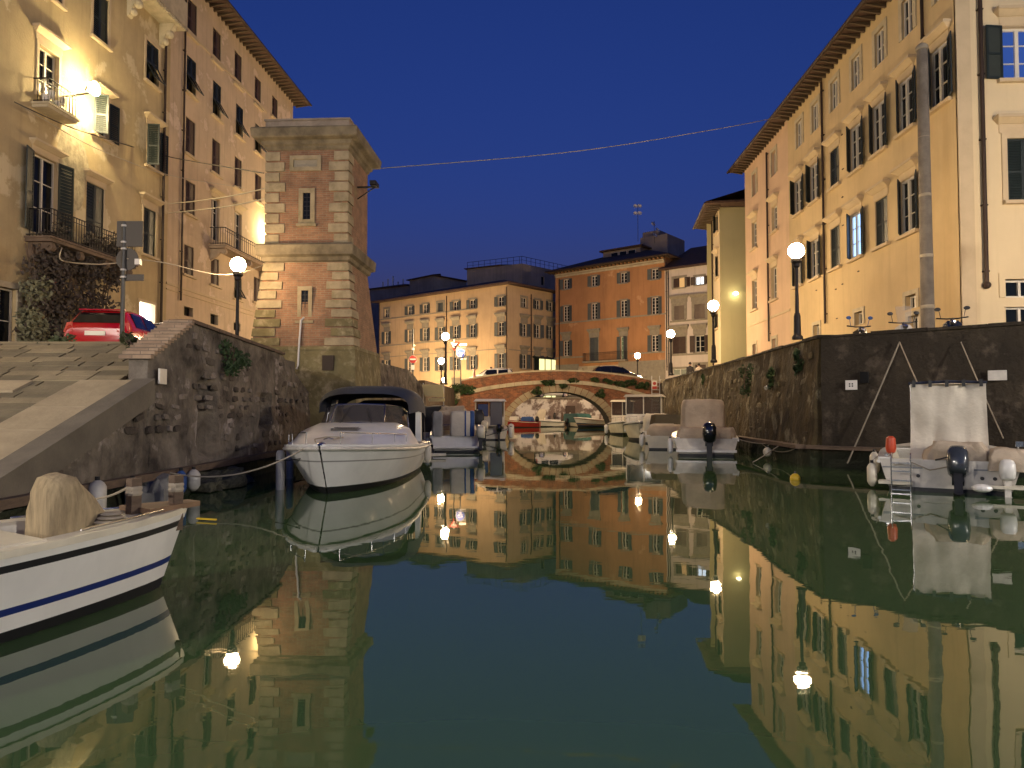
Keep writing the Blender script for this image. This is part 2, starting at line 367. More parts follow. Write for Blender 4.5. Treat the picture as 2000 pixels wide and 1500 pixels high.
# right embankment with parapet, then the darker stretch turning to the right
def topR(p): return 3.62
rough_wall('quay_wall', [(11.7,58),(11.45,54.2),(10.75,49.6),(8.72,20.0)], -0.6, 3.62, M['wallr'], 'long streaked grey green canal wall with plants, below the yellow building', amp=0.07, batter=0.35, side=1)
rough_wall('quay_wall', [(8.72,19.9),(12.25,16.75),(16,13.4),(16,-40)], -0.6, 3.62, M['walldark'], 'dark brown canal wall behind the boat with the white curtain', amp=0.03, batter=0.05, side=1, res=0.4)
WC = thing('wall_coping', 'worn stone capping running along the right canal wall', 'coping', (8.7, 20.0, 3.62))
rc = random.Random(17)
for (ax, ay), (cx_, cy_) in (((11.62,54.2),(10.76,49.5)), ((10.76,49.5),(8.68,19.95)), ((8.68,19.93),(12.22,16.72))):
    a = Vector((ax,ay,0)); c = Vector((cx_,cy_,0)); L_ = (c-a).length; t_ = (c-a)/L_; nr = Vector((t_.y,-t_.x,0)); d = 0.0
    while d < L_-.05:
        e = min(L_, d+rc.uniform(.8,1.4)); p, q = a+t_*(d+.008), a+t_*(e-.008); o1, o2 = .03+rc.uniform(-.012,.02), .075+rc.uniform(-.02,.03)
        pts = [p+nr*o1, q+nr*o1, q-nr*.43, p-nr*.43]
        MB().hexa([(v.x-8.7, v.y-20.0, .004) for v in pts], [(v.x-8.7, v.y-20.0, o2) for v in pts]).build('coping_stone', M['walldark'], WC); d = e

# left embankment: rubble wall, ramp, parapet with brick coping
def topL(p):
    y = p.y
    if y < 12.2: return max(-0.4, (y-6.6)*0.374-0.16)
    if y < 13.8: return 2.50+(y-12.2)/1.6*0.80
    if y < 19.3: return 3.30-(y-13.8)/5.5*0.20
    return 3.10-(y-19.3)/2.6*0.95
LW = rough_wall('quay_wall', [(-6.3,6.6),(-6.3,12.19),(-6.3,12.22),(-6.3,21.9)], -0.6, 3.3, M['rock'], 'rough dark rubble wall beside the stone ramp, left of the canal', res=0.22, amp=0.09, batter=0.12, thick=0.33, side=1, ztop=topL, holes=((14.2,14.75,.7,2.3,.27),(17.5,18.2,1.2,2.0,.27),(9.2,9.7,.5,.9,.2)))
b = MB()
for i in range(14):                      # sloping brick coping of the parapet, one brick course each
    y0 = 12.15+i*0.118; z = 2.50+(y0-12.2)/1.6*0.80
    MB().box(-6.78,-6.22,y0,y0+0.104,z+0.0,z+0.085+0.01*(i % 2)).build('brick', M['cbrick'], LW)
prev = 13.8
for i in range(9):
    y0 = 13.81+i*0.62
    zz = lambda y: 3.30-(y-13.8)/5.5*0.20
    MB().hexa([(-6.74,y0,zz(y0)),(-6.24,y0,zz(y0)),(-6.24,y0+0.6,zz(y0+0.6)),(-6.74,y0+0.6,zz(y0+0.6))],
              [(-6.74,y0,zz(y0)+0.07),(-6.24,y0,zz(y0)+0.07),(-6.24,y0+0.6,zz(y0+0.6)+0.07),(-6.74,y0+0.6,zz(y0+0.6)+0.07)]).build('coping_stone', mat('coping_brown', (0.15,0.10,0.065), 0.9, var=0.4, vscale=3, bump=0.5), LW)
tag(MB().box(-6.19,-6.16,12.35,12.6,2.05,2.32).build('notice_plate', M['dirtywhite']), 'small pale plate fixed to the end of the rubble parapet', 'plate')
# rubble stones standing proud of the left wall and of the far stretch of the right wall
def stone_meshes(n, mats, seed):
    out = []; r_ = random.Random(seed)
    for k in range(n):
        bm = bmesh.new(); bmesh.ops.create_icosphere(bm, subdivisions=1, radius=1.0)
        for v in bm.verts:
            p = v.co.copy(); p = Vector([math.copysign(abs(c)**.55, c) for c in p]); v.co = p*(.8+.3*r_.random())*.62
        me = bpy.data.meshes.new('stone'); bm.to_mesh(me); bm.free(); me.materials.append(mats[k % len(mats)]); out.append(me)
    return out
def lay_stones(wall, path, zlo, ztop, meshes, face, wr, hr, keep, seed, limit):
    r_ = random.Random(seed); n = 0; z = zlo
    while z < 3.4:
        h = r_.uniform(*hr); s = 0.0
        while s < 1.0:
            w = r_.uniform(*wr); p = path(s); s += w*1.08/path.L
            if z+h*.9 > ztop(p) or noise.noise(Vector((p.x*.5, p.y*.5, z*.9+seed)))+r_.uniform(-.25,.25) < keep: continue
            if n >= limit: return
            o = put('stone', r_.choice(meshes), wall, tuple(p+face(z)+Vector((0,0,z+h/2)))); o.rotation_euler = (r_.uniform(-.2,.2), r_.uniform(-.15,.15), path.rz+r_.uniform(-.15,.15))
            o.scale = (.085, w*.54, h*.54); n += 1
        z += h*1.03
class Line:
    def __init__(s, a, b): s.a = Vector((*a,0)); s.b = Vector((*b,0)); s.L = (s.b-s.a).length; s.rz = math.atan2((s.b-s.a).y, (s.b-s.a).x)-PI/2
    def __call__(s, t): return s.a.lerp(s.b, t)
sm = [mat('rubble_stone_%d' % i, c, .95, var=.5, vscale=5, bump=.9, bscale=14) for i, c in enumerate([(0.20,0.165,0.13),(0.13,0.105,0.08),(0.27,0.225,0.185),(0.085,0.066,0.05)])]
lay_stones(LW, Line((-6.30,8.6),(-6.30,21.6)), .62, lambda p: topL(p)-.12, stone_meshes(8, sm, 1), lambda z: Vector((.12*(1-(z+.6)/3.9)-.02,0,0)), (.24,.6), (.15,.30), -.10, 11, 295)
sm2 = [mat('wall_stone_%d' % i, c, .95, var=.5, vscale=5, bump=.9, bscale=14, streak=.4) for i, c in enumerate([(0.12,0.09,0.04),(0.19,0.155,0.09),(0.07,0.05,0.022),(0.15,0.125,0.065)])]
RWALL = [o for o in bpy.data.objects if o.get('label', '').startswith('long streaked')][0]
lay_stones(RWALL, Line((8.75,20.6),(10.72,49.2)), .75, lambda p: 3.45, stone_meshes(8, sm2, 2), lambda z: Vector((-.35*(1-(z+.6)/4.22)+.05,0,0)), (.35,.8), (.2,.4), .10, 12, 290)
# walls past the tower up to the bridge
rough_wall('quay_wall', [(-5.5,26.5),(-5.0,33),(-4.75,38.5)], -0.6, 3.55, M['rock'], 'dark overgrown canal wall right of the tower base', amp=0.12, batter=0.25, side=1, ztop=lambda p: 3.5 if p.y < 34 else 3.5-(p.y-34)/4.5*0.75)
rough_wall('quay_wall', [(-4.75,38.5),(-4.5,50),(-4.45,55)], -0.6, 3.2, mat('quay_brown', (0.17,0.115,0.065), 0.95, var=0.5, vscale=1.5, bump=0.8, bscale=5, streak=0.4), 'brown canal wall beside the left end of the bridge', amp=0.06, batter=0.1, side=1)
rough_wall('quay_wall', [(-60,74),(-3,74),(11.9,74)], -0.6, 2.75, M['farwall'], 'peeling whitewashed wall seen through the bridge arch', res=0.7, amp=0.04, side=1)
tag(MB().box(-60,11.9,73.72,74.25,2.76,2.88).build('wall_coping', M['stone']), 'grey capping of the peeling wall behind the arch', 'coping')
far = MB(); far.hexa([(-14,66,-0.5),(1.2,73.6,-0.5),(-1,73.9,-0.5),(-20,73.9,-0.5)], [(-14,66,2.5),(1.2,73.6,0.6),(-1,73.9,0.6),(-20,73.9,2.5)])
tag(far.build('far_ramp', M['palestone']), kind='structure')

# ramp
SL = 0.374
zr = lambda y: (y-6.6)*SL
rb = MB(); rb.prism([(-6.62,5.0,-1.4),(-6.62,5.0,zr(5.0)-0.03),(-6.62,15.1,zr(14.5)-0.03),(-6.62,15.1,-1.4)], (-7.38,0,0))
RAMP = tag(rb.build('stone_ramp', M['slab']), kind='structure')
def slanted(x0, x1, y0, y1, lift, th=0.05):
    return MB().hexa([(x0,y0,zr(y0)+lift-th),(x1,y0,zr(y0)+lift-th),(x1,y1,zr(y1)+lift-th),(x0,y1,zr(y1)+lift-th)],
                     [(x0+.008,y0+.008,zr(y0)+lift),(x1-.008,y0+.008,zr(y0)+lift),(x1-.008,y1-.008,zr(y1)+lift),(x0+.008,y1-.008,zr(y1)+lift)])
rnd = random.Random(3)
slabmats = [mat('ramp_slab_%d' % i, c, 0.9, var=0.35, vscale=1.6, bump=0.6, bscale=9) for i, c in enumerate([(0.25,0.20,0.115),(0.20,0.165,0.10),(0.29,0.235,0.14),(0.17,0.14,0.085)])]
y = 6.0; row = 0
while y < 14.45:
    d = 0.27; y1 = min(y+d, 14.5); x = -7.45 if y < 12.1 else -6.80
    while x > -13.9:
        w = 0.5+rnd.random()*0.5; x1 = max(x-w, -13.95)
        slanted(x1+0.012, x-0.012, y+0.012, y1-0.012, rnd.random()*0.014, 0.06).build('paving_stone', rnd.choice(slabmats), RAMP)
        x = x1
    y = y1; row += 1
y = 5.6
while y < 12.1:                            # pale border slabs along the outer edge
    d = 0.8+rnd.random()*0.3; y1 = min(y+d, 12.16)
    slanted(-7.43, -6.52, y+0.01, y1-0.01, 0.035+rnd.random()*0.015, 0.12).build('border_slab', M['coping'], RAMP); y = y1
MB().hexa([(-6.50,5.2,zr(5.2)-0.36),(-6.14,5.2,zr(5.2)-0.36),(-6.14,12.15,zr(12.15)-0.36),(-6.50,12.15,zr(12.15)-0.36)],
          [(-6.50,5.2,zr(5.2)+0.06),(-6.14,5.2,zr(5.2)+0.06),(-6.14,12.15,zr(12.15)+0.06),(-6.50,12.15,zr(12.15)+0.06)]).build('kerb', mat('ramp_kerb', (0.16,0.135,0.10), 0.9, var=0.3, vscale=2, bump=0.4), RAMP)
for x0, x1, y0 in ((-9.8,-8.2,11.6),(-13.2,-11.5,12.4)):
    slanted(x0, x1, y0, y0+0.5, 0.045, 0.05).build('border_slab', M['coping'], RAMP)
MB().box(-13.95,-6.64,14.51,15.05,2.6,3.0).build('crest_kerb', M['slab'], RAMP)
# timber waling along the left wall, right ledge
b = MB(); b.box(-6.13,-5.98,8.2,20.6,0.42,0.54); tag(b.build('mooring_beam', M['wood']), 'long timber beam along the foot of the rubble wall', 'beam')
b = MB(); b.hexa([(8.32,20.0,0.5),(8.0,20.0,0.5),(8.9,36,0.5),(9.3,36,0.5)], [(8.32,20.0,0.6),(8.0,20.0,0.6),(8.9,36,0.6),(9.3,36,0.6)])
b.hexa([(8.25,19.9,0.5),(11.9,16.5,0.5),(12.1,16.75,0.5),(8.45,20.2,0.5)], [(8.25,19.9,0.6),(11.9,16.5,0.6),(12.1,16.75,0.6),(8.45,20.2,0.6)])
tag(b.build('mooring_beam', M['wood']), 'timber ledge at the foot of the right canal wall', 'beam')

# ================================================================== FACADES
def unit(v): return v/v.length
class Facade:
    """local frame: x along the wall (left to right seen from outside), -y outward, z up (world z)."""
    def __init__(s, bld, P0, P1):
        s.bld = bld; s.P0 = Vector((*P0, 0)); s.P1 = Vector((*P1, 0)); d = s.P1-s.P0; s.W = d.length; s.u = d/s.W
        s.rz = math.atan2(s.u.y, s.u.x); s.n = Vector((s.u.y, -s.u.x, 0)); s.ops = []
    def px(s, u, v):                     # pixel -> (x, z) on the wall
        d = ray(u, v); o = Vector((0,0,CAMZ)); t = (s.P0-o).dot(s.n)/d.dot(s.n); p = o+d*t
        return ((p-s.P0).dot(s.u), p.z)
    def w2l(s, x, y=0, z=0):             # local -> relative to the building
        p = s.P0+s.u*x-s.n*y; p.z = z; return p-s.bld.location
    def add(s, mb, name, mats, x=0, y=0, z=0, parent=None, smooth=None):
        if parent is None: return mb.build(name, mats, s.bld, s.w2l(x, y, z), s.rz, smooth)
        return mb.build(name, mats, parent, (x, y, z), 0, smooth)
    def wall(s, z0, z1, m, D=8.0, name='wall', left=True, right=True, sides=True):
        ops = s.ops; b = MB(); W = s.W
        xs = sorted({0.0, W, *[min(max(o[i],0),W) for o in ops for i in (0,1)]}); zs = sorted({z0, z1, *[o[i] for o in ops for i in (2,3)]})
        for i in range(len(xs)-1):
            run = None
            for j in range(len(zs)-1):
                cx, cz = (xs[i]+xs[i+1])/2, (zs[j]+zs[j+1])/2
                solid = not any(o[0] < cx < o[1] and o[2] < cz < o[3] for o in ops) and zs[j] >= z0-1e-6 and zs[j+1] <= z1+1e-6
                if solid:
                    run = (run[0], zs[j+1]) if run else (zs[j], zs[j+1])
                if run and (not solid or j == len(zs)-2):
                    b.face([(xs[i],0,run[0]),(xs[i+1],0,run[0]),(xs[i+1],0,run[1]),(xs[i],0,run[1])]); run = None
        r = 0.24
        for o in ops:
            x0, x1, a, c = o[:4]
            b.face([(x0,0,a),(x0,r,a),(x0,r,c),(x0,0,c)]); b.face([(x1,0,a),(x1,r,a),(x1,r,c),(x1,0,c)])
            b.face([(x0,0,c),(x1,0,c),(x1,r,c),(x0,r,c)]); b.face([(x0,0,a),(x1,0,a),(x1,r,a),(x0,r,a)])
        if sides:
            if left: b.face([(0,0,z0),(0,D,z0),(0,D,z1),(0,0,z1)])
            if right: b.face([(W,0,z0),(W,D,z0),(W,D,z1),(W,0,z1)])
            b.face([(0,D,z0),(W,D,z0),(W,D,z1),(0,D,z1)]); b.face([(0,0,z1),(W,0,z1),(W,D,z1),(0,D,z1)])
        return s.add(b, name, m)

JR = random.Random(23)
def shutter_mesh(w, h, m, cache={}):
    k = (round(w,2), round(h,2), m.name)
    if k in cache: return cache[k]
    b = MB(); t = 0.035; s = min(0.07, w*0.16)
    b.box(0,s,-t/2,t/2,0,h); b.box(w-s,w,-t/2,t/2,0,h)
    b.box(s,w-s,-t/2,t/2,0,s); b.box(s,w-s,-t/2,t/2,h-s,h)
    if h > 1.2: b.box(s,w-s,-t/2,t/2,h*0.45,h*0.45+s)
    n = max(5, min(22, int(h/0.085)))
    for i in range(n):
        z = s+(h-2*s)*(i+0.15)/n; dz = (h-2*s)/n
        b.hexa([(s,-t*.42,z),(w-s,-t*.42,z),(w-s,t*.30,z+dz*.9),(s,t*.30,z+dz*.9)], [(s,-t*.42,z+.012),(w-s,-t*.42,z+.012),(w-s,t*.42,z+dz*.9+.012),(s,t*.42,z+dz*.9+.012)])
    cache[k] = b.mesh('shutter', m); return cache[k]
def window(F, u, v0, v1, w, sh=None, ang=(175,175), hood=None, sill=True, sur=None, trim=None, shm=None, frame=True, trans=3, pane=None, part='window', px=True, cw=None, deep=0.18):
    """one window: opening in the wall, casement, pane, shutters (hinged at the jambs), stone surround, hood and sill"""
    trim = trim or M['trim']; shm = shm or M['shut']
    if px:
        x, z1 = F.px(u, v0); _, z0 = F.px(u, v1)
    else: x, z0, z1 = u, v0, v1
    x0, x1, h = x-w/2, x+w/2, z1-z0
    F.ops.append((x0, x1, z0, z1))
    b = MB(); fr = 0.05
    if sur:
        s, p = sur, 0.035
        b.box(-w/2-s,-w/2,-p,0.02,-0.0,h+s); b.box(w/2,w/2+s,-p,0.02,0,h+s); b.box(-w/2,w/2,-p,0.02,h,h+s)
    else:
        b.box(-w/2-.004,-w/2+.02,-.012,0.2,0,h); b.box(w/2-.02,w/2+.004,-.012,0.2,0,h); b.box(-w/2+.02,w/2-.02,-.012,0.2,h-.02,h+.004)
    root = F.add(b, part, trim, x, 0, z0)
    if frame:
        c = MB(); y0, y1 = deep-0.04, deep+0.015; f = cw or 0.055
        c.box(-w/2+.021,-w/2+f+.02,y0,y1,.01,h-.021); c.box(w/2-f-.02,w/2-.021,y0,y1,.01,h-.021)
        c.box(-w/2+f+.02,w/2-f-.02,y0,y1,h-f-.021,h-.021); c.box(-w/2+f+.02,w/2-f-.02,y0,y1,.01,.01+f)
        c.box(-f*.7,f*.7,y0-.01,y1,.01+f,h-f-.021)
        for i in range(1, trans):
            zz = h*i/trans; c.box(-w/2+f+.02,-f*.7,y0+.01,y1,zz-.014,zz+.014); c.box(f*.7,w/2-f-.02,y0+.01,y1,zz-.014,zz+.014)
        c.build('casement', M['wframe'], root)
    MB().face([(-w/2,deep+.02,0),(w/2,deep+.02,0),(w/2,deep+.02,h),(-w/2,deep+.02,h)]).build('pane', pane or M['pane'], root)
    if sill:
        MB().box(-w/2-.16,w/2+.16,-.14,.05,-.11,-.003).build('sill', trim, root)
    if hood:
        c = MB(); H = hood; e = 0.10+(sur or 0)
        top = h+(sur or 0)
        c.box(-w/2-e+.04,w/2+e-.04,-.03,.02,top+.004,top+H*.55)
        c.hexa([(-w/2-e,-.07,top+H*.55),(w/2+e,-.07,top+H*.55),(w/2+e,.02,top+H*.55),(-w/2-e,.02,top+H*.55)],
               [(-w/2-e-.1,-.24,top+H*.8),(w/2+e+.1,-.24,top+H*.8),(w/2+e+.1,.02,top+H*.8),(-w/2-e-.1,.02,top+H*.8)])
        c.box(-w/2-e-.12,w/2+e+.12,-.27,.02,top+H*.8,top+H)
        c.build('hood', trim, root)
    if sh == 'tilt':
        me = shutter_mesh(w/2-.004, h*.5, shm); fl = shutter_mesh(w/2-.004, h*.5-.02, shm)
        for k in (0, 1):
            put('shutter', me, root, (-w/2+k*w/2+.002, .02, h*.5))
            o = put('shutter_flap', fl, root, (-w/2+k*w/2+.002, .02, h*.5), 0)
            o.rotation_euler = (R(180+(-ang[0])), 0, 0); o.rotation_euler = (R(180-ang[0]), 0, 0)
    elif sh:
        me = shutter_mesh(w/2-.004, h-.01, shm); ang = tuple(q if (q is None or q < 20) else q+JR.uniform(-7,5) for q in ang)
        if ang[0] is not None: put('shutter', me, root, (-w/2+.004, -.03 if ang[0] > 20 else .05, .005), R(-ang[0]))
        if ang[1] is not None: put('shutter', me, root, (w/2-.004, -.03 if ang[1] > 20 else .05, .005), PI+R(ang[1]))
    return root
def pipe(F, u, v0, v1, r=0.055, y=-0.09, m=None, ball=False):
    x, z1 = F.px(u, v0); x2, z0 = F.px(u, v1)
    b = MB(); b.tube([(0,y,z0),(0,y,(z0+z1)/2),(0,y,z1)], r, 8)
    k = z0+0.4
    while k < z1: b.box(-r-.02,r+.02,y-.03,0,k,k+.04); k += 2.0
    if ball: b.ball((0,y,z0), r*1.9, 10, 6)
    return F.add(b, 'downpipe', m or M['pipe'], x, 0, 0)
def band(F, u0, v0, u1, v1, h=0.1, p=0.05, m=None, name='string_course'):
    x0, z = F.px(u0, v0); x1, z2 = F.px(u1, v1); zz = (z+z2)/2
    return F.add(MB().box(0,x1-x0,-p,0.01,-h/2,h/2), name, m or M['trim'], x0, 0, zz)
def roof(F, x0, x1, D, z, over=0.8, rise=2.2, th=0.14, rafters=None, inset=None, m=None):
    """hipped tiled roof over local rectangle x0..x1 by 0..D; visible rafter ends under the front eave"""
    b = MB(); i = D/2 if inset is None else inset
    A = [(x0-over,-over),(x1+over,-over),(x1+over,D+over),(x0-over,D+over)]
    r0, r1 = (x0+i, D/2), (x1-i, D/2)
    b.face([(*p, z) for p in A])
    top = [(*p, z+th) for p in A]
    for k in range(4): b.face([(*A[k], z),(*A[(k+1)%4], z),top[(k+1)%4],top[k]])
    e0, e1 = (*r0, z+th+rise), (*r1, z+th+rise)
    b.face([top[0],top[1],e1,e0]); b.face([top[2],top[3],e0,e1]); b.face([top[1],top[2],e1]); b.face([top[3],top[0],e0])
    ro = F.add(b, 'roof', m or M['roof'], 0, 0, 0)
    if rafters:
        k = x0-over+0.2; me = MB().hexa([(-.05,-over+.06,-.02),(.05,-over+.06,-.02),(.05,-.001,-.16),(-.05,-.001,-.16)], [(-.05,-over+.06,-.003),(.05,-over+.06,-.003),(.05,-.001,-.003),(-.05,-.001,-.003)]).mesh('rafter', M['soffit'])
        while k < x1+over-0.1:
            put('rafter', me, ro, (k, 0, z-.004)); k += rafters
        F_g = MB(); F_g.tube([(x0-over,-over-.05,z+.02),(x1+over,-over-.05,z+.02)], .07, 8); F_g.build('gutter', M['pipe'], ro)
    return ro

# ------------------------------------------------------------------ right side: long yellow palace in two colours
xR = lambda y: 13.5+0.04*(y-21)
def bld(name, label, P, cat='building'): return thing(name, label, cat, (P[0], P[1], 0))
# yellow part
Y1 = 35.6; Yc = 21.18
RB = bld('palace', 'long yellow palace with dark green shutters and tall grey post, right bank', (xR(Y1), Y1))
F = Facade(RB, (xR(Y1), Y1), (xR(Yc), Yc))
litblue = lightmat('curtain_lit', (0.32,0.55,1.0), 0.5)
S2 = dict(hood=0.45, w=1.0, sill=True, sur=0.0)
cols_top = [(1561,235.5,286.5),(1592,201,255),(1629.5,156,213),(1671.5,109.5,171),(1718,58.5,124.5),(1772,-6,69),(1838,-86,-4)]
for u, a, c in cols_top: window(F, u, a, c, 0.72, sur=0.2, sill=False, trim=M['palestone'], trans=2, deep=.09)
for u, a, c, k in [(1559,351,417,1),(1590.5,319.5,393,1),(1629.5,289.5,364.5,0),(1671.5,244.5,333,1),(1716.5,201,297,1),(1769,153,255,1),(1834.5,90,207,1)]:
    window(F, u, a, c, 0.98, sh='s', ang=(38,163) if k else (0,0), hood=0.5, frame=bool(k), cw=.09, deep=.06)
for u, a, c, k in [(1559,489,558,1),(1592,468,543,1),(1631,442.5,523.5,0),(1671.5,415.5,504,2),(1721,387,480,0),(1773.5,348,456,1)]:
    window(F, u, a, c, 0.98, sh='s', ang=(38,163) if k else (0,0), hood=0.5, frame=bool(k), cw=.09, deep=.06, pane=litblue if k == 2 else None)
for u, a, c in [(1595,634.5,657),(1677.5,609,634),(1779.5,576,603),(1785,616,645)]: window(F, u, a, c, 0.7, sur=0.16, sill=False, trim=M['palestone'], trans=1)
F.wall(1.0, 16.45, M['yellow'], D=12, right=False)
pipe(F, 1608, 160, 634); pipe(F, 1804, -60, 100)
for u, v in [(1645,263),(1647,330),(1647,440),(1646,385),(1632,350),(1646,555),(1633,565),(1635,622),(1677,530),(1595,567)]:
    x, z = F.px(u, v); F.add(MB().box(-.06,.06,-.03,.0,-.02,.02), 'wall_iron', M['pipe'], x, 0, z)
roof(F, 0.82, F.W+2.0, 12, 16.45, over=0.82, rise=3.0, rafters=0.42)
# corner pilaster and the face turned towards the camera
G = Facade(RB, (xR(Yc)+0.002, Yc-0.05), (24.5, Yc-0.6))
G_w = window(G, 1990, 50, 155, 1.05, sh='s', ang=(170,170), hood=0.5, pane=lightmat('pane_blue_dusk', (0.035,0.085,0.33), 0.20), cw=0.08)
window(G, 1999, 270, 392, 1.0, sh='s', ang=(0,0), hood=0.5, sur=0.16, frame=False)
window(G, 1996, 545, 581, 1.0, sur=0.18, sill=False, trim=M['yellow2'], trans=1); window(G, 1996, 598, 640, 1.0, sur=0.0, sill=False, trim=M['yellow2'], trans=1)
window(G, 2120, 50, 155, 1.05, sh='s', ang=(170,170), hood=0.5); window(G, 2120, 270, 392, 1.0, sh='s', ang=(170,170), hood=0.5)
G.wall(1.0, 16.43, M['yellow2'], D=11.5, name='side_wall', left=False)
pipe(G, 1909, -60, 558, r=0.06, ball=True)
G.add(MB().box(0,.42,-.04,.0,1.0,16.0), 'corner_pilaster', M['trim'], 0.0, 0, 0)
# tall tapered post
p0 = at_y(1811, 640, 20.6); p1 = at_y(1802, 88, 20.6)
t = thing('post', 'tall tapered grey post in front of the yellow palace', 'post', (p0.x+0.02, 20.6, ZR))
MB().lathe([(0.19,0),(0.185,1),(0.165,5),(0.15,p1.z-ZR-.4),(0.14,p1.z-ZR-.15)], 14).build('shaft', mat('post_concrete', (0.17,0.145,0.12), 0.85, var=0.4, vscale=2.5, bump=0.5, streak=.5), t, smooth=40)
for zz in (1.6, 3.1, 4.9, 6.6): MB().lathe([(.19-.007*zz,zz),(.205-.007*zz,zz+.02),(.205-.007*zz,zz+.09),(.19-.007*zz,zz+.11)], 14).build('band', M['stone'], t, smooth=40)
MB().lathe([(0.17,0),(0.17,.1),(0.12,.16),(0.05,.2)], 12).build('cap', M['stone'], t, (0,0,p1.z-ZR-.15), smooth=40)
# pinkish part
RA = bld('palace', 'pinkish plaster house joined to the far end of the yellow palace', (xR(43.2), 43.2))
F = Facade(RA, (xR(43.2), 43.2), (xR(Y1)-0.001, Y1+0.004))
for u, a, c in [(1473.5,339,381),(1511,295.5,342)]: window(F, u, a, c, 0.72, sur=0.2, sill=False, trim=M['palestone'], trans=2)
for u, a, c in [(1473,432,485),(1512.5,400.5,451.5),(1473.5,546,604.5),(1511.6,520.5,585)]: window(F, u, a, c, 0.95, hood=0.5, trans=4)
for u, a, c in [(1474,672,699),(1512.5,661.5,679.5)]: window(F, u, a, c, 0.7, sur=0.16, sill=False, trim=M['palestone'], trans=1)
F.wall(1.0, 16.45, M['pinkish'], D=12)
band(F, 1462, 640, 1544, 602, h=0.12); pipe(F, 1500, 298, 668)
roof(F, .15, F.W-0.83, 12, 16.452, over=0.82, rise=3.0, rafters=0.42)
# narrow greenish house beyond
c4 = at_y(1408, 700, 46.0); e4 = at_y(1458, 700, 45.6); f4 = at_y(1389, 700, 50.5)
BD = bld('narrow_house', 'narrow greenish house with a blank lit side wall beyond the palace', (f4.x, f4.y))
F = Facade(BD, (f4.x, 50.5), (c4.x, 46.0))
for u, a, c in [(1400,420,455),(1400.5,500,543),(1400,613,642)]: window(F, u, a, c, 1.1, sh='s', ang=(20,0), hood=0.45, frame=False)
F.wall(1.0, 14.9, M['yellow2'], D=9, right=False)
pipe(F, 1392.5, 405, 715)
G = Facade(BD, (c4.x+.003, 45.99), (c4.x+9, 45.4)); G.wall(1.0, 14.88, M['green'], D=4.0, name='side_wall', left=False)
roof(F, 0, F.W, 9, 14.9, over=1.0, rise=1.8, rafters=0.42)
x, z = G.px(1434, 575)
wl = thing('wall_lamp', 'small lit lamp on the blank greenish side wall', 'lamp', tuple(G.P0+G.u*x+Vector((0,0,z))))
MB().box(-.06,.06,-.25,.02,.05,.13).build('bracket', M['iron'], wl); MB().ball((0,-.3,.02), .13, 12, 8, 1.3, 1, .8).build('globe', lightmat('wall_lamp_lit', (1,0.86,0.5), 7), wl)

# ------------------------------------------------------------------ left side
xL = lambda y: -17+0.06*(y-22)
YA, YB, YC = 12.0, 33.2, 48.9
LA = bld('ochre_house', 'tall ochre house with iron balcony, creeper and floodlight, left bank', (xL(YA), YA))
F = Facade(LA, (xL(YA), YA), (xL(YB), YB)); LF = F
window(F, 197.6, -10, 83, 0.95, sh='s', ang=(0,0), frame=False, sur=0.14); window(F, 105, -120, 0, 0.95, sh='s', ang=(0,0), frame=False, sur=0.14)
window(F, 96, 99, 195, 1.0, hood=0.45, sur=0.12, trans=3); window(F, 199, 192, 268, 1.0, hood=0.4, sh='s', ang=(60,172), trans=3)
window(F, 298, 87, 166, 1.0, sh='tilt', ang=(28,28), sur=0.14, frame=False); window(F, 300, 250, 330, 1.05, hood=0.45, sh='s', ang=(85,172), trans=3)
window(F, 90, 307, 462, 1.25, hood=0.4, sh='s', ang=(160,165), sill=False, trans=3, part='balcony_door'); window(F, 187, 361, 495, 1.15, hood=0.4, sh='s', ang=(0,0), sill=False, frame=False, part='balcony_door')
window(F, 292.5, 409, 500, 1.0, hood=0.45, sh='s', ang=(0,0), frame=False, sur=0.1)
window(F, 287, 592, 660, 1.2, sill=False, frame=False, part='doorway', pane=lightmat('doorway_lit', (1,0.97,0.88), 2.2), deep=0.2, sur=.12)
window(F, 6, 560, 690, 1.2, sill=False, part='doorway', sur=0.2, trim=M['palestone'], trans=2)
window(F, 110, 610, 700, 1.1, sill=False, frame=False, part='doorway', pane=M['shutblue'])
F.wall(1.0, 25.0, M['left1'], D=12)
pipe(F, 321, 75, 655, r=0.06)
for u0, v0, u1, v1 in [(212,312,322,372),(212,345,322,395)]: pass
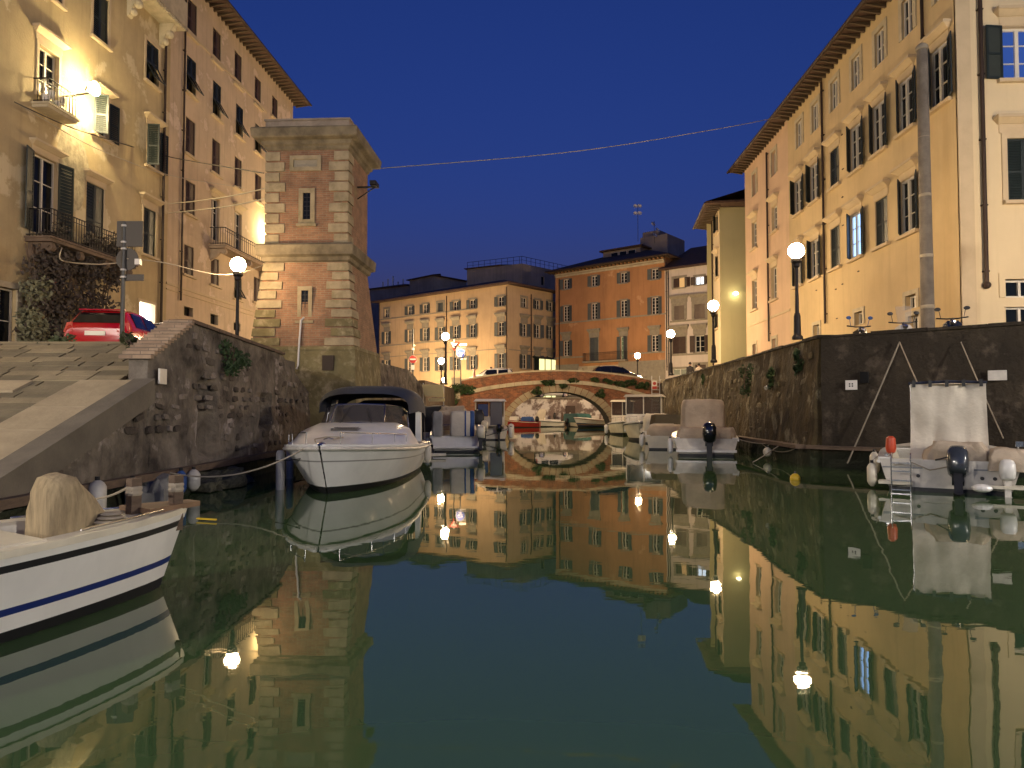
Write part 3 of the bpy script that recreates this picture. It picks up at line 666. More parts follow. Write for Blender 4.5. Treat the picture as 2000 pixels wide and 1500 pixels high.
def balcony(F, u0, u1, v, depth, h=0.95, bars=26, consoles=4, name='balcony', slab_m=None, planter=False):
    xa, za = F.px(u0, v); xb, zb = F.px(u1, v); z = za
    L = xb-xa; B = F.add(MB().box(0,L,-depth,-.002,-.16,-.05).box(-.05,L+.05,-depth-.06,-.002,-.05,.02), name, slab_m or M['stone'], xa, 0, z)
    r = MB(); r.box(0.03,L-.03,-depth+.02,-depth+.06,h-.03,h); r.box(0.03,L-.03,-depth+.02,-depth+.06,.08,.11); r.box(0.03,L-.03,-depth+.03,-depth+.05,h-.2,h-.18)
    for e in (0.03, L-.07): r.box(e,e+.04,-depth+.06,-.01,h-.03,h); r.box(e,e+.04,-depth+.06,-.01,.08,.11)
    r.build('handrail', M['iron'], B)
    me = MB().box(-.009,.009,-.009,.009,.02,h-.03).mesh('baluster', M['iron'])
    for i in range(bars+1): put('baluster', me, B, (.05+(L-.1)*i/bars, -depth+.04, 0))
    for e in (0.05, L-.05):
        for j in range(1, max(2, int(depth/.13))): put('baluster', me, B, (e, -depth+.04+j*.13, 0))
    for i in range(consoles):
        cx = .25+(L-.5)*i/max(1, consoles-1); c = MB()
        pts = [(-.002,-.17),(-depth*.9,-.17),(-depth*.92,-.30),(-depth*.55,-.40),(-depth*.3,-.62),(-.002,-.8)]
        c.prism([(cx-.1,a,b_) for a, b_ in pts], (.2,0,0)); 
        c.X = Matrix.Translation((cx-.11,-depth*.8,-.33)) @ Matrix.Rotation(PI/2, 4, 'Y'); c.lathe([(.02,0),(.14,0),(.14,.22),(.02,.22)], 12); c.X = None
        c.build('console', slab_m or M['stone'], B)
    return B
BL = balcony(F, 48, 224, 462, 0.95, h=1.0, bars=34, consoles=4, slab_m=mat('balcony_stone', (0.17,0.12,0.085), 0.9, var=0.4, bump=0.4))
for i in range(3):
    pb = MB(); pb.box(0,.7,-.15,.15,0,.22); pb.build('planter', M['iron'], BL, (.35+i*1.7,-.75,.03))
sb = balcony(F, 62, 122, 200, 0.6, h=0.9, bars=9, consoles=0, slab_m=M['palestone'])
for i in range(4):
    MB().lathe([(.07,0),(.11,.05),(.13,.28),(.12,.3)], 8).build('flower_pot', M['signwhite'], sb, (.15+i*.26,-.4,.03+.25*(i % 2)))
# sculpted balcony high up beside the downpipe
xa, za = F.px(238, 0); xb, zb = F.px(318, 60)
z = zb+0.35
CB = F.add(MB().box(0,xb-xa+.5,-.9,-.002,0,.22).box(.06,xb-xa+.44,-.82,-.002,-.16,-.002).box(0,xb-xa+.5,-.9,-.62,.22,1.2), 'stone_balcony', M['palestone'], xa, 0, z)
dm = MB().box(-.05,.05,-.09,0,0,.13).mesh('dentil', M['palestone'])
i = 0
while .1+i*.19 < xb-xa+.4: put('dentil', dm, CB, (.1+i*.19,-.82,-.16)); i += 1
cm = MB(); cm.prism([(0,-.002,-.17),(0,-.7,-.17),(0,-.66,-.36),(0,-.3,-.7),(0,-.1,-1.15),(0,-.002,-1.2)], (.3,0,0)); cm.ball((.15,-.42,-.62), .2, 10, 7); cm.ball((.15,-.22,-.98), .16, 10, 7)
for cx in (.35, xb-xa-.3): put('console', cm.mesh('console', M['palestone']), CB, (cx, 0, 0))
# fallen plaster: rough bare stone between the lower windows
def patch(F, u0, v0, u1, v1, m, seed, amp=.05, shrink=.85):
    xa, za = F.px(u0, v0); xb, zb = F.px(u1, v1); cx, cz = (xa+xb)/2, (za+zb)/2; w, h = abs(xb-xa)/2, abs(za-zb)/2
    b = MB(); rings = []
    for k, q in enumerate((1, .86, .6, .3, .02)):
        rings.append([Vector((math.cos(a)*w*q*(1+.28*noise.noise(Vector((math.cos(a)*2,math.sin(a)*2,seed)))), -.004-(.018 if k else 0)-amp*abs(noise.noise(Vector((math.cos(a)*3*q,math.sin(a)*3*q,seed+5)))), math.sin(a)*h*q*(1+.28*noise.noise(Vector((math.cos(a)*2,math.sin(a)*2,seed+3)))))) for a in [2*PI*j/40 for j in range(40)]])
    b.loft(rings, cap0=False); return F.add(b, 'bare_stone_patch', m, cx, 0, cz)
bare = mat('bare_stone', (0.50,0.42,0.27), 0.95, var=0.5, vscale=3, bump=1.0, bscale=6)
patch(F, 112, 225, 168, 430, bare, 2)
# floodlight
x, z = F.px(148, 178)
fl = thing('floodlight', 'dazzling lit floodlight fixed to the ochre house above the balcony', 'lamp', tuple(F.P0+F.u*x+Vector((0,0,z))), F.rz)
MB().tube([(0,0,-.15),(0,-.5,-.1),(0,-.7,0)], .03, 6).build('arm', M['iron'], fl)
MB().hexa([(-.26,-.60,-.12),(.26,-.60,-.12),(.26,-.80,.30),(-.26,-.80,.30)], [(-.2,-.50,-.06),(.2,-.50,-.06),(.2,-.68,.30),(-.2,-.68,.30)]).build('housing', M['iron'], fl)
MB().ball((0,-.74,.08), .28, 16, 10, 1.05, .45, .9).build('lens', lightmat('floodlight_lit', (1,0.80,0.42), 230), fl)

LB = bld('rose_house', 'tall rose plaster house with rows of small shutters behind the brick tower', (xL(YB), YB))
F = Facade(LB, (xL(YB)+.001, YB+.004), (xL(YC), YC)); LF2 = F
sk = dict(sh='s', ang=(0,0), frame=False, w=0.95, shm=M['shutbrown'])
for u, a, c in [(375.7,2.6,73),(424,60,125),(465.4,104,169),(504,153,208),(537,190,232)]: window(F, u, a, c, **sk)
for u, a, c in [(374,114,186),(424,162.5,231),(468,207,268),(504.6,245,300)]: window(F, u, a, c, 0.95, sh='tilt', ang=(30,30), frame=False, shm=M['shut'])
for u, a, c in [(372,233,304),(422.5,274,340.6),(465.5,309,369),(504.4,340.6,395)]: window(F, u, a, c, **sk)
window(F, 372, 355, 420, **sk)
for u, a, c in [(421,386,470),(465.5,414.6,490)]: window(F, u, a, c, 0.95, sill=False, trans=3, part='balcony_door', hood=0.4)
for u, a, c in [(369,479.6,538),(420,504,557.6),(502,542,591)]: window(F, u, a, c, **sk)
window(F, 465, 542, 585, 0.95, sh='tilt', ang=(30,30), frame=False)
for u, a, c in [(368,599,618),(418.6,613.5,634),(463,630,646)]: window(F, u, a, c, 0.9, sill=False, frame=False)
F.wall(1.0, 23.2, M['left2'], D=12)
pipe(F, 361, -60, 590, r=0.05)
band(F, 328, 21, 520, 216, h=0.16); band(F, 324, 548, 500, 613, h=0.12); band(F, 324, 559, 500, 622, h=0.06)
balcony(F, 408, 512, 478, 0.9, bars=26, consoles=3, slab_m=mat('balcony_rose', (0.40,0.30,0.21), 0.9, var=0.3))
roof(F, 0, F.W-.3, 12, 23.2, over=1.0, rise=3.0, rafters=0.45)
x, z = F.px(514, 452)
wl = thing('wall_lamp', 'bright lit wall lamp on the rose house, half hidden by the tower', 'lamp', tuple(F.P0+F.u*x+Vector((0,0,z))), F.rz)
MB().tube([(0,0,.0),(0,-.4,.15),(0,-.55,.1)], .025, 6).build('arm', M['iron'], wl); MB().ball((0,-.6,-.06), .16, 12, 8).build('globe', lightmat('wall_lamp_warm', (1,0.76,0.36), 110), wl)

# ------------------------------------------------------------------ far buildings
g1 = dict(trim=M['stone'], shm=M['shutblue'])
C = Vector((-0.46, 80)); B1L = (-17.7, 94.0); B1R = (5.0, 86.0)
BA = bld('sand_house', 'wide sand coloured corner house with slate shutters behind the bridge', (C.x, C.y))
F = Facade(BA, B1L, tuple(C))
cx7 = [755.6,801,830.6,860.4,890,922.4,978]
r1 = [(603,620),(598,615),(594,612),(591,609),(588.6,606),(585,603),(579,598)]
r2 = [(647.6,672),(643.6,668),(641,665.6),(639,664),(636,661),(633.6,659),(629,656)]
r3 = [(703,728),(700,726),(698,725),(697,724),(696,723),(694,722),(690,719)]
for i, u in enumerate(cx7):
    op = (172,172)
    if i == 3: window(F, u, *r1[i], 0.95, sur=0.28, sh='s', ang=(0,0), frame=False, **g1)
    else: window(F, u, *r1[i], 0.9, sur=0.22, sh='s' if i else None, ang=op, trans=2, **g1)
    window(F, u, *r2[i], 0.9, sur=0.1, sh='s', ang=op, hood=1.0, trans=3, **g1)
    window(F, u, *r3[i], 0.9, sur=0.1, sh='s', ang=op, hood=0.9, trans=3, **g1)
F.wall(1.5, 15.85, M['ochre'], D=5, right=False)
band(F, 742, 624, 932, 602.5, h=.14, m=M['stone']); band(F, 742, 676, 932, 660.5, h=.14, m=M['stone']); band(F, 742, 696, 990, 683, h=.1, m=M['stone'])
pipe(F, 742, 592, 728); pipe(F, 873, 578, 728); pipe(F, 990, 560, 722)
G = Facade(BA, (C.x+.002, C.y+.002), B1R)
for i, u in enumerate([1023.6,1050,1074.4]):
    a, c = [(581,600),(586,604),(589,607)][i]; window(G, u, a, c, 0.95, sur=0.22, sh='s' if i else None, ang=(172,172), trans=2, **g1)
    a, c = [(632,657),(634,660),(637,662)][i]; window(G, u, a, c, 0.95, sur=0.1, sh='s', ang=(160,160), hood=1.0, trans=3, **g1)
    a, c = [(692,720),(694,721),(696,722)][i]; window(G, u, a, c, 0.95, sur=0.1, sh='s', ang=(160,160), hood=0.9, trans=3, **g1)
G.wall(1.5, 15.84, M['ochre'], D=5, name='side_wall', left=False)
band(G, 994, 683, 1078, 690, h=.1, m=M['stone']); pipe(G, 1036.5, 575, 722)
# hipped roof over the L of the corner house
b = MB(); A = Vector((*B1L,0)); Cc = Vector((C.x,C.y,0)); Bv = Vector((*B1R,0)); dl = unit(A-Cc); dr = unit(Bv-Cc); z = 15.86
n1, n2 = -dr, -dl; ov = .8
c0 = Cc+n1*ov+n2*ov; a0 = A+n1*ov+dl*ov; b0 = Bv+n2*ov+dr*ov
ridge = Cc+dl*5+dr*5; ra = A+dr*5-dl*2; rb_ = Bv+dl*5-dr*1
up = lambda p, h: Vector((p.x,p.y,z+h))-BA.location
b.face([up(c0,0),up(a0,0),up(ra+dr*4,0),up(ridge,0)]); b.face([up(c0,0),up(b0,0),up(rb_+dl*4,0),up(ridge,0)])
for p, q in ((c0,a0),(c0,b0)): b.face([up(p,0),up(q,0),up(q,.18),up(p,.18)])
b.face([up(c0,.18),up(a0,.18),up(ra,1.8),up(ridge,1.8)]); b.face([up(c0,.18),up(b0,.18),up(rb_,1.8),up(ridge,1.8)])
b.face([up(ridge,1.8),up(ra,1.8),up(ra+dr*5,.18),up(ridge+dl*4+dr*4,.18)])
b.build('roof', M['roof'], BA)
# lit shop front at its foot
x, z = G.px(1043, 722); x2, z2 = G.px(1079, 704)
sh = thing('shop_window', 'brightly lit shop front at the foot of the sand coloured house', 'shop', tuple(G.P0+G.u*x+Vector((0,0,ZF))), G.rz)
hgt = z2-ZF
MB().box(0,x2-x,-.7,-.05,.1,hgt).build('lit_glazing', lightmat('shop_lit', (1,0.90,0.40), 0.30), sh)
for i in range(4): MB().box(-.04+i*(x2-x)/3,.04+i*(x2-x)/3,-.78,-.02,0,hgt+.1).build('mullion', M['shut'], sh)
MB().hexa([(-.3,-1.6,hgt-.05),(x2-x+.3,-1.6,hgt-.05),(x2-x+.3,-.02,hgt+.12),(-.3,-.02,hgt+.12)], [(-.3,-1.6,hgt),(x2-x+.3,-1.6,hgt),(x2-x+.3,-.02,hgt+.35),(-.3,-.02,hgt+.35)]).build('awning', M['shut'], sh)
# flat-roofed attic block behind the corner house
Pa = at_y(912, 552, 97); Pb = at_y(1020, 552, 93); Pc = at_y(1082, 552, 99)
BX = bld('attic_block', 'plain stained attic block with roof railing above the sand coloured house', (Pa.x, Pa.y))
F = Facade(BX, (Pa.x, 97), (Pb.x, 93)); zt = F.px(970, 520)[1]; F.wall(8, zt, M['grey'], D=6, right=False)
G = Facade(BX, (Pb.x+.002, 93.002), (Pc.x+2, 99.5)); window(G, 1060, 540, 557, .7, frame=False, sill=False); G.wall(8, zt-.01, M['grey'], D=6, name='side_wall', left=False)
r = MB(); 
for k in range(12): r.box(k*1.0-.02,k*1.0+.02,-.02,.02,0,1.1)
r.box(0,11,-.02,.02,1.05,1.1); r.box(0,11,-.02,.02,.5,.53)
for Fx in (F, G):
    rr = MB(); Lx = Fx.W
    for k in range(int(Lx/.9)+1): rr.box(k*.9-.02,k*.9+.02,.1,.14,0,1.0)
    rr.box(0,Lx,.1,.14,.97,1.02); rr.box(0,Lx,.1,.14,.5,.53); Fx.add(rr, 'roof_railing', M['iron'], 0, 0, zt)
F.add(MB().hexa([(-.3,-.3,0),(F.W*.62,-.3,0),(F.W*.62,4,0),(-.3,4,0)], [(-.3,-.3,.12),(F.W*.62,-.3,.12),(F.W*.62,4,.9),(-.3,4,.9)]), 'roof', M['roof'], 0, 0, zt+.01)
# far rooftops left
for u0, u1, v, Y, lab in ((722,800,566,118,'plain far house whose roof shows left of the sand coloured house'),(800,846,548,112,'small far attic with a gabled roof on the left skyline')):
    a = at_y(u0, v, Y); c = at_y(u1, v, Y-4); o = bld('far_house', lab, (a.x, a.y))
    F = Facade(o, (a.x, a.y), (c.x, c.y)); F.wall(3, a.z, M['grey'], D=7); roof(F, 0, F.W, 7, a.z, over=.4, rise=1.0)
an = at_y(770, 545, 125); t = thing('roof_antennas', 'pale antennas and flues on the far left skyline', 'antenna', (an.x, an.y, an.z-3))
for k in range(5): MB().box(-.12,.12,-.12,.12,0,2.5+.5*(k % 3)).build('mast', M['ferry'], t, (k*.9-2,0,0))

# orange palace and white house
P0, P1 = (5.2, 84.0), (16.3, 75.0)
dB = unit(Vector((P1[0]-P0[0], P1[1]-P0[1], 0)))
OB = bld('orange_palace', 'orange palace with white paned windows and grey shutters behind the bridge', P0)
F = Facade(OB, P0, P1)
E = [1106,1160.3,1217.8,1278.7]
q1 = [(545,564.8),(538.4,559.3),(531.8,552.7),(524.6,545.5)]; q2 = [(597.4,628),(592,624),(586,619),(580,614)]; q3 = [(665,695.7),(659,705),(657,702),(654,687)]
for i, u in enumerate(E):
    window(F, u, *q1[i], 0.85, sur=0.12, sh='s', ang=(174,174), trans=3, cw=.075, **g1); window(F, u, *q2[i], 0.85, sur=0.12, sh='s', ang=(174,174), trans=5, cw=.075, **g1)
    if i == 1: window(F, u, *q3[i], 1.1, sh='s', ang=(0,0), frame=False, hood=0.9, sur=.08, part='balcony_door', sill=False, **g1)
    elif i == 2: window(F, u, *q3[i], 0.85, sh='s', ang=(174,60), hood=0.9, sur=.08, trans=5, cw=.075, part='balcony_door', sill=False, pane=lightmat('room_dim', (0.35,0.36,0.16), .09), **g1)
    else: window(F, u, *q3[i], 0.85, sur=0.1, sh='s', ang=(174,174), hood=0.9, trans=5, cw=.075, **g1)
F.wall(1.5, 17.95, M['orange'], D=12)
x, z = F.px(1106, 712)
for xa, xb in ((0,3.3),(8.6,F.W)): F.add(MB().box(xa,xb,-.05,0,ZF-.5,z), 'stone_base', M['stone'])
F.add(MB().box(3.32,8.58,-.06,0,ZF-.5,z-.3), 'stone_base', M['palestone'])
for xx in (3.7,5.2,6.6,8.1): F.add(MB().box(-.25,.25,-.35,-.061,z-1.6,z-.5), 'stone_console', M['palestone'], xx)
balcony(F, 1144, 1227, 707, 0.7, bars=34, consoles=0, slab_m=M['stone'])
band(F, 1083, 631, 1300, 614.5, h=.16, m=M['stone']); band(F, 1083, 700, 1140, 696.5, h=.16, m=M['stone']); band(F, 1230, 691, 1298, 687, h=.16, m=M['stone'])
F.add(MB().box(0,F.W,-.12,.0,17.3,17.5).box(0,F.W,-.2,0,17.55,17.7), 'cornice', M['palestone'])
pipe(F, 1093, 545, 724); pipe(F, 1301.5, 512, 724, m=M['pipe'])
roof(F, 0, F.W, 12, 17.95, over=.9, rise=2.6, rafters=.5)
# penthouse and stair block on the orange palace's roof
for xa, xb, ya, yb, za, zb, nm in ((4.5,9.5,3.5,8,18.6,20.35,'penthouse'),(8.4,11.9,5.5,10,18.6,21.9,'stair_block'),(7.9,10.1,7,9,21.2,22.9,'water_tank_housing')):
    F.add(MB().box(xa,xb,ya,yb,za,zb), nm, M['grey'])
F.add(MB().box(4.2,9.9,3.1,8.3,20.36,20.55), 'penthouse_roof', M['roof'])
for k in range(3): F.add(MB().box(5.6+k*1.15,6.6+k*1.15,3.46,3.52,19.55,20.15), 'window', M['wframe']); F.add(MB().box(5.66+k*1.15,6.54+k*1.15,3.43,3.47,19.6,20.1), 'pane', M['pane'])
m1 = at_y(1246, 455, 82); t = thing('antenna', 'tall antenna mast with paired dishes above the orange palace', 'antenna', (m1.x, m1.y, m1.z-1))
zz = at_y(1246, 398, 82).z-m1.z+1
MB().tube([(0,0,0),(0,0,zz/2),(0,0,zz)], .03, 6).build('mast', M['pole'], t)
for k in (0.25, 1.1):
    for s in (-1,1):
        MB().lathe([(.04,0),(.2,.06),(.26,.14),(.24,.14),(.04,.04)], 10).build('dish', M['ferry'], t, (s*.25-.05,0,zz-k-.1)).rotation_euler = (R(70),0,0)
m1 = at_y(1278, 462, 81); t = thing('antenna', 'short antenna with round dishes right of the tall mast', 'antenna', (m1.x, m1.y, m1.z-.8))
MB().tube([(0,0,0),(0,0,1.2),(0,0,2.6)], .03, 6).build('mast', M['pole'], t)
for k, s in ((1.5,.3),(2.2,-.2),(.9,0)): MB().lathe([(.04,0),(.24,.06),(.32,.16),(.3,.16),(.04,.04)], 10).build('dish', M['ferry'], t, (s,0,k)).rotation_euler = (R(60),0,R(40))
# white house
Q0 = Vector((16.3,75.0,0))+dB*.01; Q1 = (20.3+.8, 71.8-.65)
WB = bld('white_house', 'narrow white house with brown shutters and two lit top windows', tuple(Q0.xy))
F = Facade(WB, tuple(Q0.xy), Q1)
window(F, 1326.5, 543, 562, 1.25, sur=.25, sh='s', ang=(0,176), frame=False, trim=M['stone'], shm=M['shutbrown'], pane=lightmat('room_warm', (1,0.55,0.2), .16))
window(F, 1366.4, 540, 556, 0.95, sur=.22, sh='s', ang=(176,176), trim=M['stone'], shm=M['shutbrown'], trans=1, pane=lightmat('room_white', (0.78,0.88,1.0), .42))
for u, a, c in ((1326.5,596.7,624.4),(1366.4,593.5,623)): window(F, u, a, c, 1.15, sur=.3, hood=.8, sh='s', ang=(0,0), frame=False, trim=M['stone'], shm=mat('blind_grey', (0.17,0.13,0.10), .8))
window(F, 1326.5, 657.5, 690.5, 1.5, sur=.12, hood=1.1, sh='s', ang=(0,0), frame=False, trim=M['stone'], shm=M['shutbrown']); window(F, 1366.4, 655, 688, 1.05, sur=.12, hood=1.1, sh='s', ang=(172,172), trim=M['stone'], shm=M['shutbrown'])
window(F, 1328, 720, 733, 1.7, sur=.2, trim=M['stone'], trans=1, pane=lightmat('room_warm_dim', (1,0.78,0.4), .06), sill=False)
window(F, 1368, 712, 745, 1.2, sur=.25, trim=M['stone'], part='door', frame=False, sill=False, pane=M['shutbrown'])
F.wall(1.5, 16.45, M['white'], D=11)
band(F, 1309, 628, 1388, 623, h=.18, m=M['stone']); band(F, 1309, 695, 1388, 689, h=.18, m=M['stone']); pipe(F, 1305.5, 528, 735)
roof(F, 0, F.W+1, 11, 16.45, over=.5, rise=3.2, inset=.5)
# ================================================================== BRICK TOWER
TY = 23.95
tp = at_y(517, 700, TY)
TW = thing('brick_tower', 'old brick watch tower with pale stone corners and cornice beside the canal', 'tower', (tp.x, TY, 0))
F = Facade(TW, (tp.x, TY), (tp.x+2.80*math.cos(R(3)), TY-2.80*math.sin(R(3))))
Wt, Dt = 2.80, 2.65
zt = {v: F.px(600, v)[1] for v in (233,255,274,288,480,503,640,684,745)}
def frustum(x0, x1, y0, y1, z0, z1, o0=0, o1=0):
    return MB().hexa([(x0-o0,y0-o0,z0),(x1+o0,y0-o0,z0),(x1+o0,y1+o0,z0),(x0-o0,y1+o0,z0)], [(x0-o1,y0-o1,z1),(x1+o1,y0-o1,z1),(x1+o1,y1+o1,z1),(x0-o1,y1+o1,z1)])
F.add(frustum(0,Wt,0,Dt,zt[503],zt[288]), 'upper_wall', M['tbrick'])
bat = lambda z: 0.34*max(0, (zt[503]-z)/(zt[503]-zt[684]))
F.add(frustum(0,Wt,0,Dt,zt[684]-.02,zt[503],bat(zt[684]),0), 'lower_wall', M['tbrick'])
F.add(frustum(0,Wt,0,Dt,-.6,zt[684]-.021,.62,.40), 'plinth', M['mossy'])
F.add(frustum(0,Wt,0,Dt,zt[684]-.02,zt[684]+.10,.42,.40), 'plinth_course', M['mossy'])
def mould(levels, name, m):
    b = MB(); rings = []
    for o, z in levels: rings.append([(-o,-o,z),(Wt+o,-o,z),(Wt+o,Dt+o,z),(-o,Dt+o,z)])
    return F.add(b.loft(rings), name, m)
mould([(.02,zt[503]-.16),(.10,zt[503]-.12),(.12,zt[503]),(.26,zt[503]+.06),(.28,zt[480]-.02),(.22,zt[480]+.04),(.0,zt[480]+.08)], 'middle_band', M['weathered'])
mould([(.0,zt[288]-.10),(.05,zt[288]-.05),(.07,zt[288]+.03),(.14,zt[288]+.07),(.17,zt[274]-.05),(.36,zt[274]-.01),(.40,zt[274]+.03),(.43,zt[255]-.05),(.40,zt[255]),(.0,zt[255]+.02)], 'cornice', M['weathered'])
wp = mat('tower_parapet', (0.36,0.29,0.22), .9, var=.5, vscale=1.4, bump=.7, bscale=8)
mould([(.06,zt[255]+.021),(.05,zt[233]-.07),(.09,zt[233]-.06),(.09,zt[233])], 'parapet', wp)
# quoins, one block each, wrapping front and right side
def quoins(zlo, zhi, n, bt, first):
    hh = (zhi-zlo)/n
    for i in range(n):
        z0, z1 = zlo+i*hh+.03, zlo+(i+1)*hh-.03; o0, o1 = bt(z0)+.045, bt(z1)+.045; long = (i+first) % 2
        wq = .64 if long else .45; ws = .40 if long else .62
        for side in (0, 1):
            jx = rnd.uniform(-.02,.02)
            a0, a1 = (-o0, wq+jx) if side == 0 else (Wt-wq-jx, Wt+o0); b0, b1 = (-o1, wq+jx) if side == 0 else (Wt-wq-jx, Wt+o1)
            mm = M['mossy'] if (z1 < zt[640]+1.0 and rnd.random() < .6) else M['quoin']
            F.add(MB().hexa([(a0,-o0,z0),(a1,-o0,z0),(a1,ws,z0),(a0,ws,z0)], [(b0,-o1,z1),(b1,-o1,z1),(b1,ws,z1),(b0,ws,z1)]), 'quoin', mm)
quoins(zt[480]+.06, zt[288]-.13, 9, lambda z: 0, 0)
quoins(zt[684]+.10, zt[503]-.17, 9, bat, 1)
def slit(u, v0, v1, w, fw, front, plaque=False):
    x, z1 = F.px(u, v0); _, z0 = F.px(u, v1); y = -front
    b = MB(); b.box(-w/2-fw,-w/2,y-.05,y+.12,-fw,z1-z0+fw); b.box(w/2,w/2+fw,y-.05,y+.12,-fw,z1-z0+fw); b.box(-w/2,w/2,y-.05,y+.12,z1-z0,z1-z0+fw); b.box(-w/2,w/2,y-.05,y+.12,-fw,0)
    o = F.add(b, 'plaque' if plaque else 'slit_window', M['quoin'], x, 0, z0)
    MB().face([(-w/2,y+.005,0),(w/2,y+.005,0),(w/2,y+.005,z1-z0),(-w/2,y+.005,z1-z0)]).build('panel' if plaque else 'opening', M['stone'] if plaque else M['pane'], o)
    if not plaque:
        g = MB()
        for k in range(1, 6): g.box(-w/2,w/2,y-.015,y+.0,(z1-z0)*k/6-.01,(z1-z0)*k/6+.01)
        g.box(-.01,.01,y-.017,y-.002,0,z1-z0); g.build('grille', M['iron'], o)
        MB().box(-w/2-fw-.06,w/2+fw+.06,y-.10,y+.02,-fw-.09,-fw-.002).build('sill', M['quoin'], o)
slit(597.5, 312, 327, .82, .13, .02, True); slit(600, 377, 429, .26, .15, .01); slit(599.5, 569, 620, .24, .13, .17)
x, z = F.px(649, 725); F.add(MB().box(-.19,.19,-.50,-.40,0,.50), 'vent', mat('vent_dark', (0.05,0.035,0.025), .9), x, 0, z)
x, z0 = F.px(590, 722); x2, z1 = F.px(593, 622)
F.add(MB().tube([(0,-.52,0),(0.02,-.45,.12),(.03,-.40,(z1-z0)*.45),(.05,-.30,z1-z0-.1),(.12,-.2,z1-z0)], .035, 8), 'drain_pipe', M['ferry'], x, 0, z0)
br = MB(); br.box(Wt+.0,Wt+.75,1.2,1.28,0,.05); br.tube([(Wt,1.24,-.4),(Wt+.6,1.24,.0)], .02, 6); br.box(Wt+.5,Wt+.72,1.0,1.5,.06,.2)
F.add(br, 'lamp_bracket', M['iron'], 0, 0, F.px(690, 345)[1])

# ================================================================== BRIDGE
BY, BX0, BX1, AX, AH, AR = 55.0, -4.45, 11.75, 3.67, 4.08, 2.98
ptop = lambda x: 4.68-(0.0130 if x < AX else 0.0140)*(x-AX)**2
strz = lambda x: 3.78-(0.0160 if x < AX else 0.0240)*(x-AX)**2
arch = lambda x: AR*math.sqrt(max(0, 1-((x-AX)/AH)**2)) if abs(x-AX) < AH else -0.6
BR = thing('bridge', 'arched brick bridge with pale stone ring spanning the canal', 'bridge', (AX, BY, 0))
def bx(x): return x-AX
xs = sorted(set([BX0+(BX1-BX0)*i/60 for i in range(61)]+[AX+AH*math.sin(PI/2*k/20) for k in range(-20,21)]))
b = MB()
for x0, x1 in zip(xs, xs[1:]):
    for y, d in ((0, 1),(3.6, -1)):
        l0 = arch(x0) if abs(x0-AX) <= AH and abs(x1-AX) <= AH+1e-6 else -0.6; l1 = arch(x1) if abs(x1-AX) <= AH and abs(x0-AX) <= AH+1e-6 else -0.6
        if abs(x0-AX) >= AH-1e-6 and (x1 < AX-AH+1e-6 or x0 > AX+AH-1e-6): l0 = l1 = -0.6
        b.face([(bx(x0),y,l0),(bx(x1),y,l1),(bx(x1),y,ptop(x1)-.1),(bx(x0),y,ptop(x0)-.1)])
    b.face([(bx(x0),.35,ptop(x0)-.1),(bx(x1),.35,ptop(x1)-.1),(bx(x1),.35,ptop(x1)-1.0),(bx(x0),.35,ptop(x0)-1.0)])
    b.face([(bx(x0),3.25,ptop(x0)-.1),(bx(x1),3.25,ptop(x1)-.1),(bx(x1),3.25,ptop(x1)-1.0),(bx(x0),3.25,ptop(x0)-1.0)])
    b.face([(bx(x0),.35,ptop(x0)-1),(bx(x1),.35,ptop(x1)-1),(bx(x1),3.25,ptop(x1)-1),(bx(x0),3.25,ptop(x0)-1)])
    for ya, yb in ((0,.35),(3.25,3.6)): b.face([(bx(x0),ya,ptop(x0)-.1),(bx(x1),ya,ptop(x1)-.1),(bx(x1),yb,ptop(x1)-.1),(bx(x0),yb,ptop(x0)-.1)])
b.build('spandrel_wall', M['bbrick'], BR)
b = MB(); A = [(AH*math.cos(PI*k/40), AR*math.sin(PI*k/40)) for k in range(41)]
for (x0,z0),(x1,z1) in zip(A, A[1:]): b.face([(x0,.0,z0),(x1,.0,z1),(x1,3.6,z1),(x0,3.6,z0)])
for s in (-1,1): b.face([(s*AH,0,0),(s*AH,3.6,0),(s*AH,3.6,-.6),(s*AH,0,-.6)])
b.build('vault', mat('vault_shade', (0.045,0.034,0.026), .95, var=.4, vscale=2, bump=.6, bscale=10), BR, smooth=40)  # shade under the arch is put into this near-black colour
NV = 27; RW = .56
for k in range(NV):
    a0, a1 = PI*k/NV+.006, PI*(k+1)/NV-.006; pj = .05+rnd.random()*.025
    inn = [(AH*math.cos(a), AR*math.sin(a)) for a in (a0, a1)]; out = [((AH+RW)*math.cos(a), (AR+RW*.95)*math.sin(a)) for a in (a0, a1)]
    MB().prism([(inn[0][0],-pj,inn[0][1]),(out[0][0],-pj,out[0][1]),(out[1][0],-pj,out[1][1]),(inn[1][0],-pj,inn[1][1])], (0,.3+pj,0)).build('voussoir', M['coping'], BR)
x = BX0+.9
while x < BX1-.3:
    d = .55+rnd.random()*.35; x1 = min(x+d, BX1-.2); h = rnd.random()*.03
    MB().hexa([(bx(x)+.01,-.13,strz(x)-.17),(bx(x1)-.01,-.13,strz(x1)-.17),(bx(x1)-.01,.1,strz(x1)-.17),(bx(x)+.01,.1,strz(x)-.17)],
              [(bx(x)+.01,-.16-h,strz(x)+.12),(bx(x1)-.01,-.16-h,strz(x1)+.12),(bx(x1)-.01,.1,strz(x1)+.12+h),(bx(x)+.01,.1,strz(x)+.12+h)]).build('string_stone', M['palestone'], BR); x = x1
x = BX0+.5
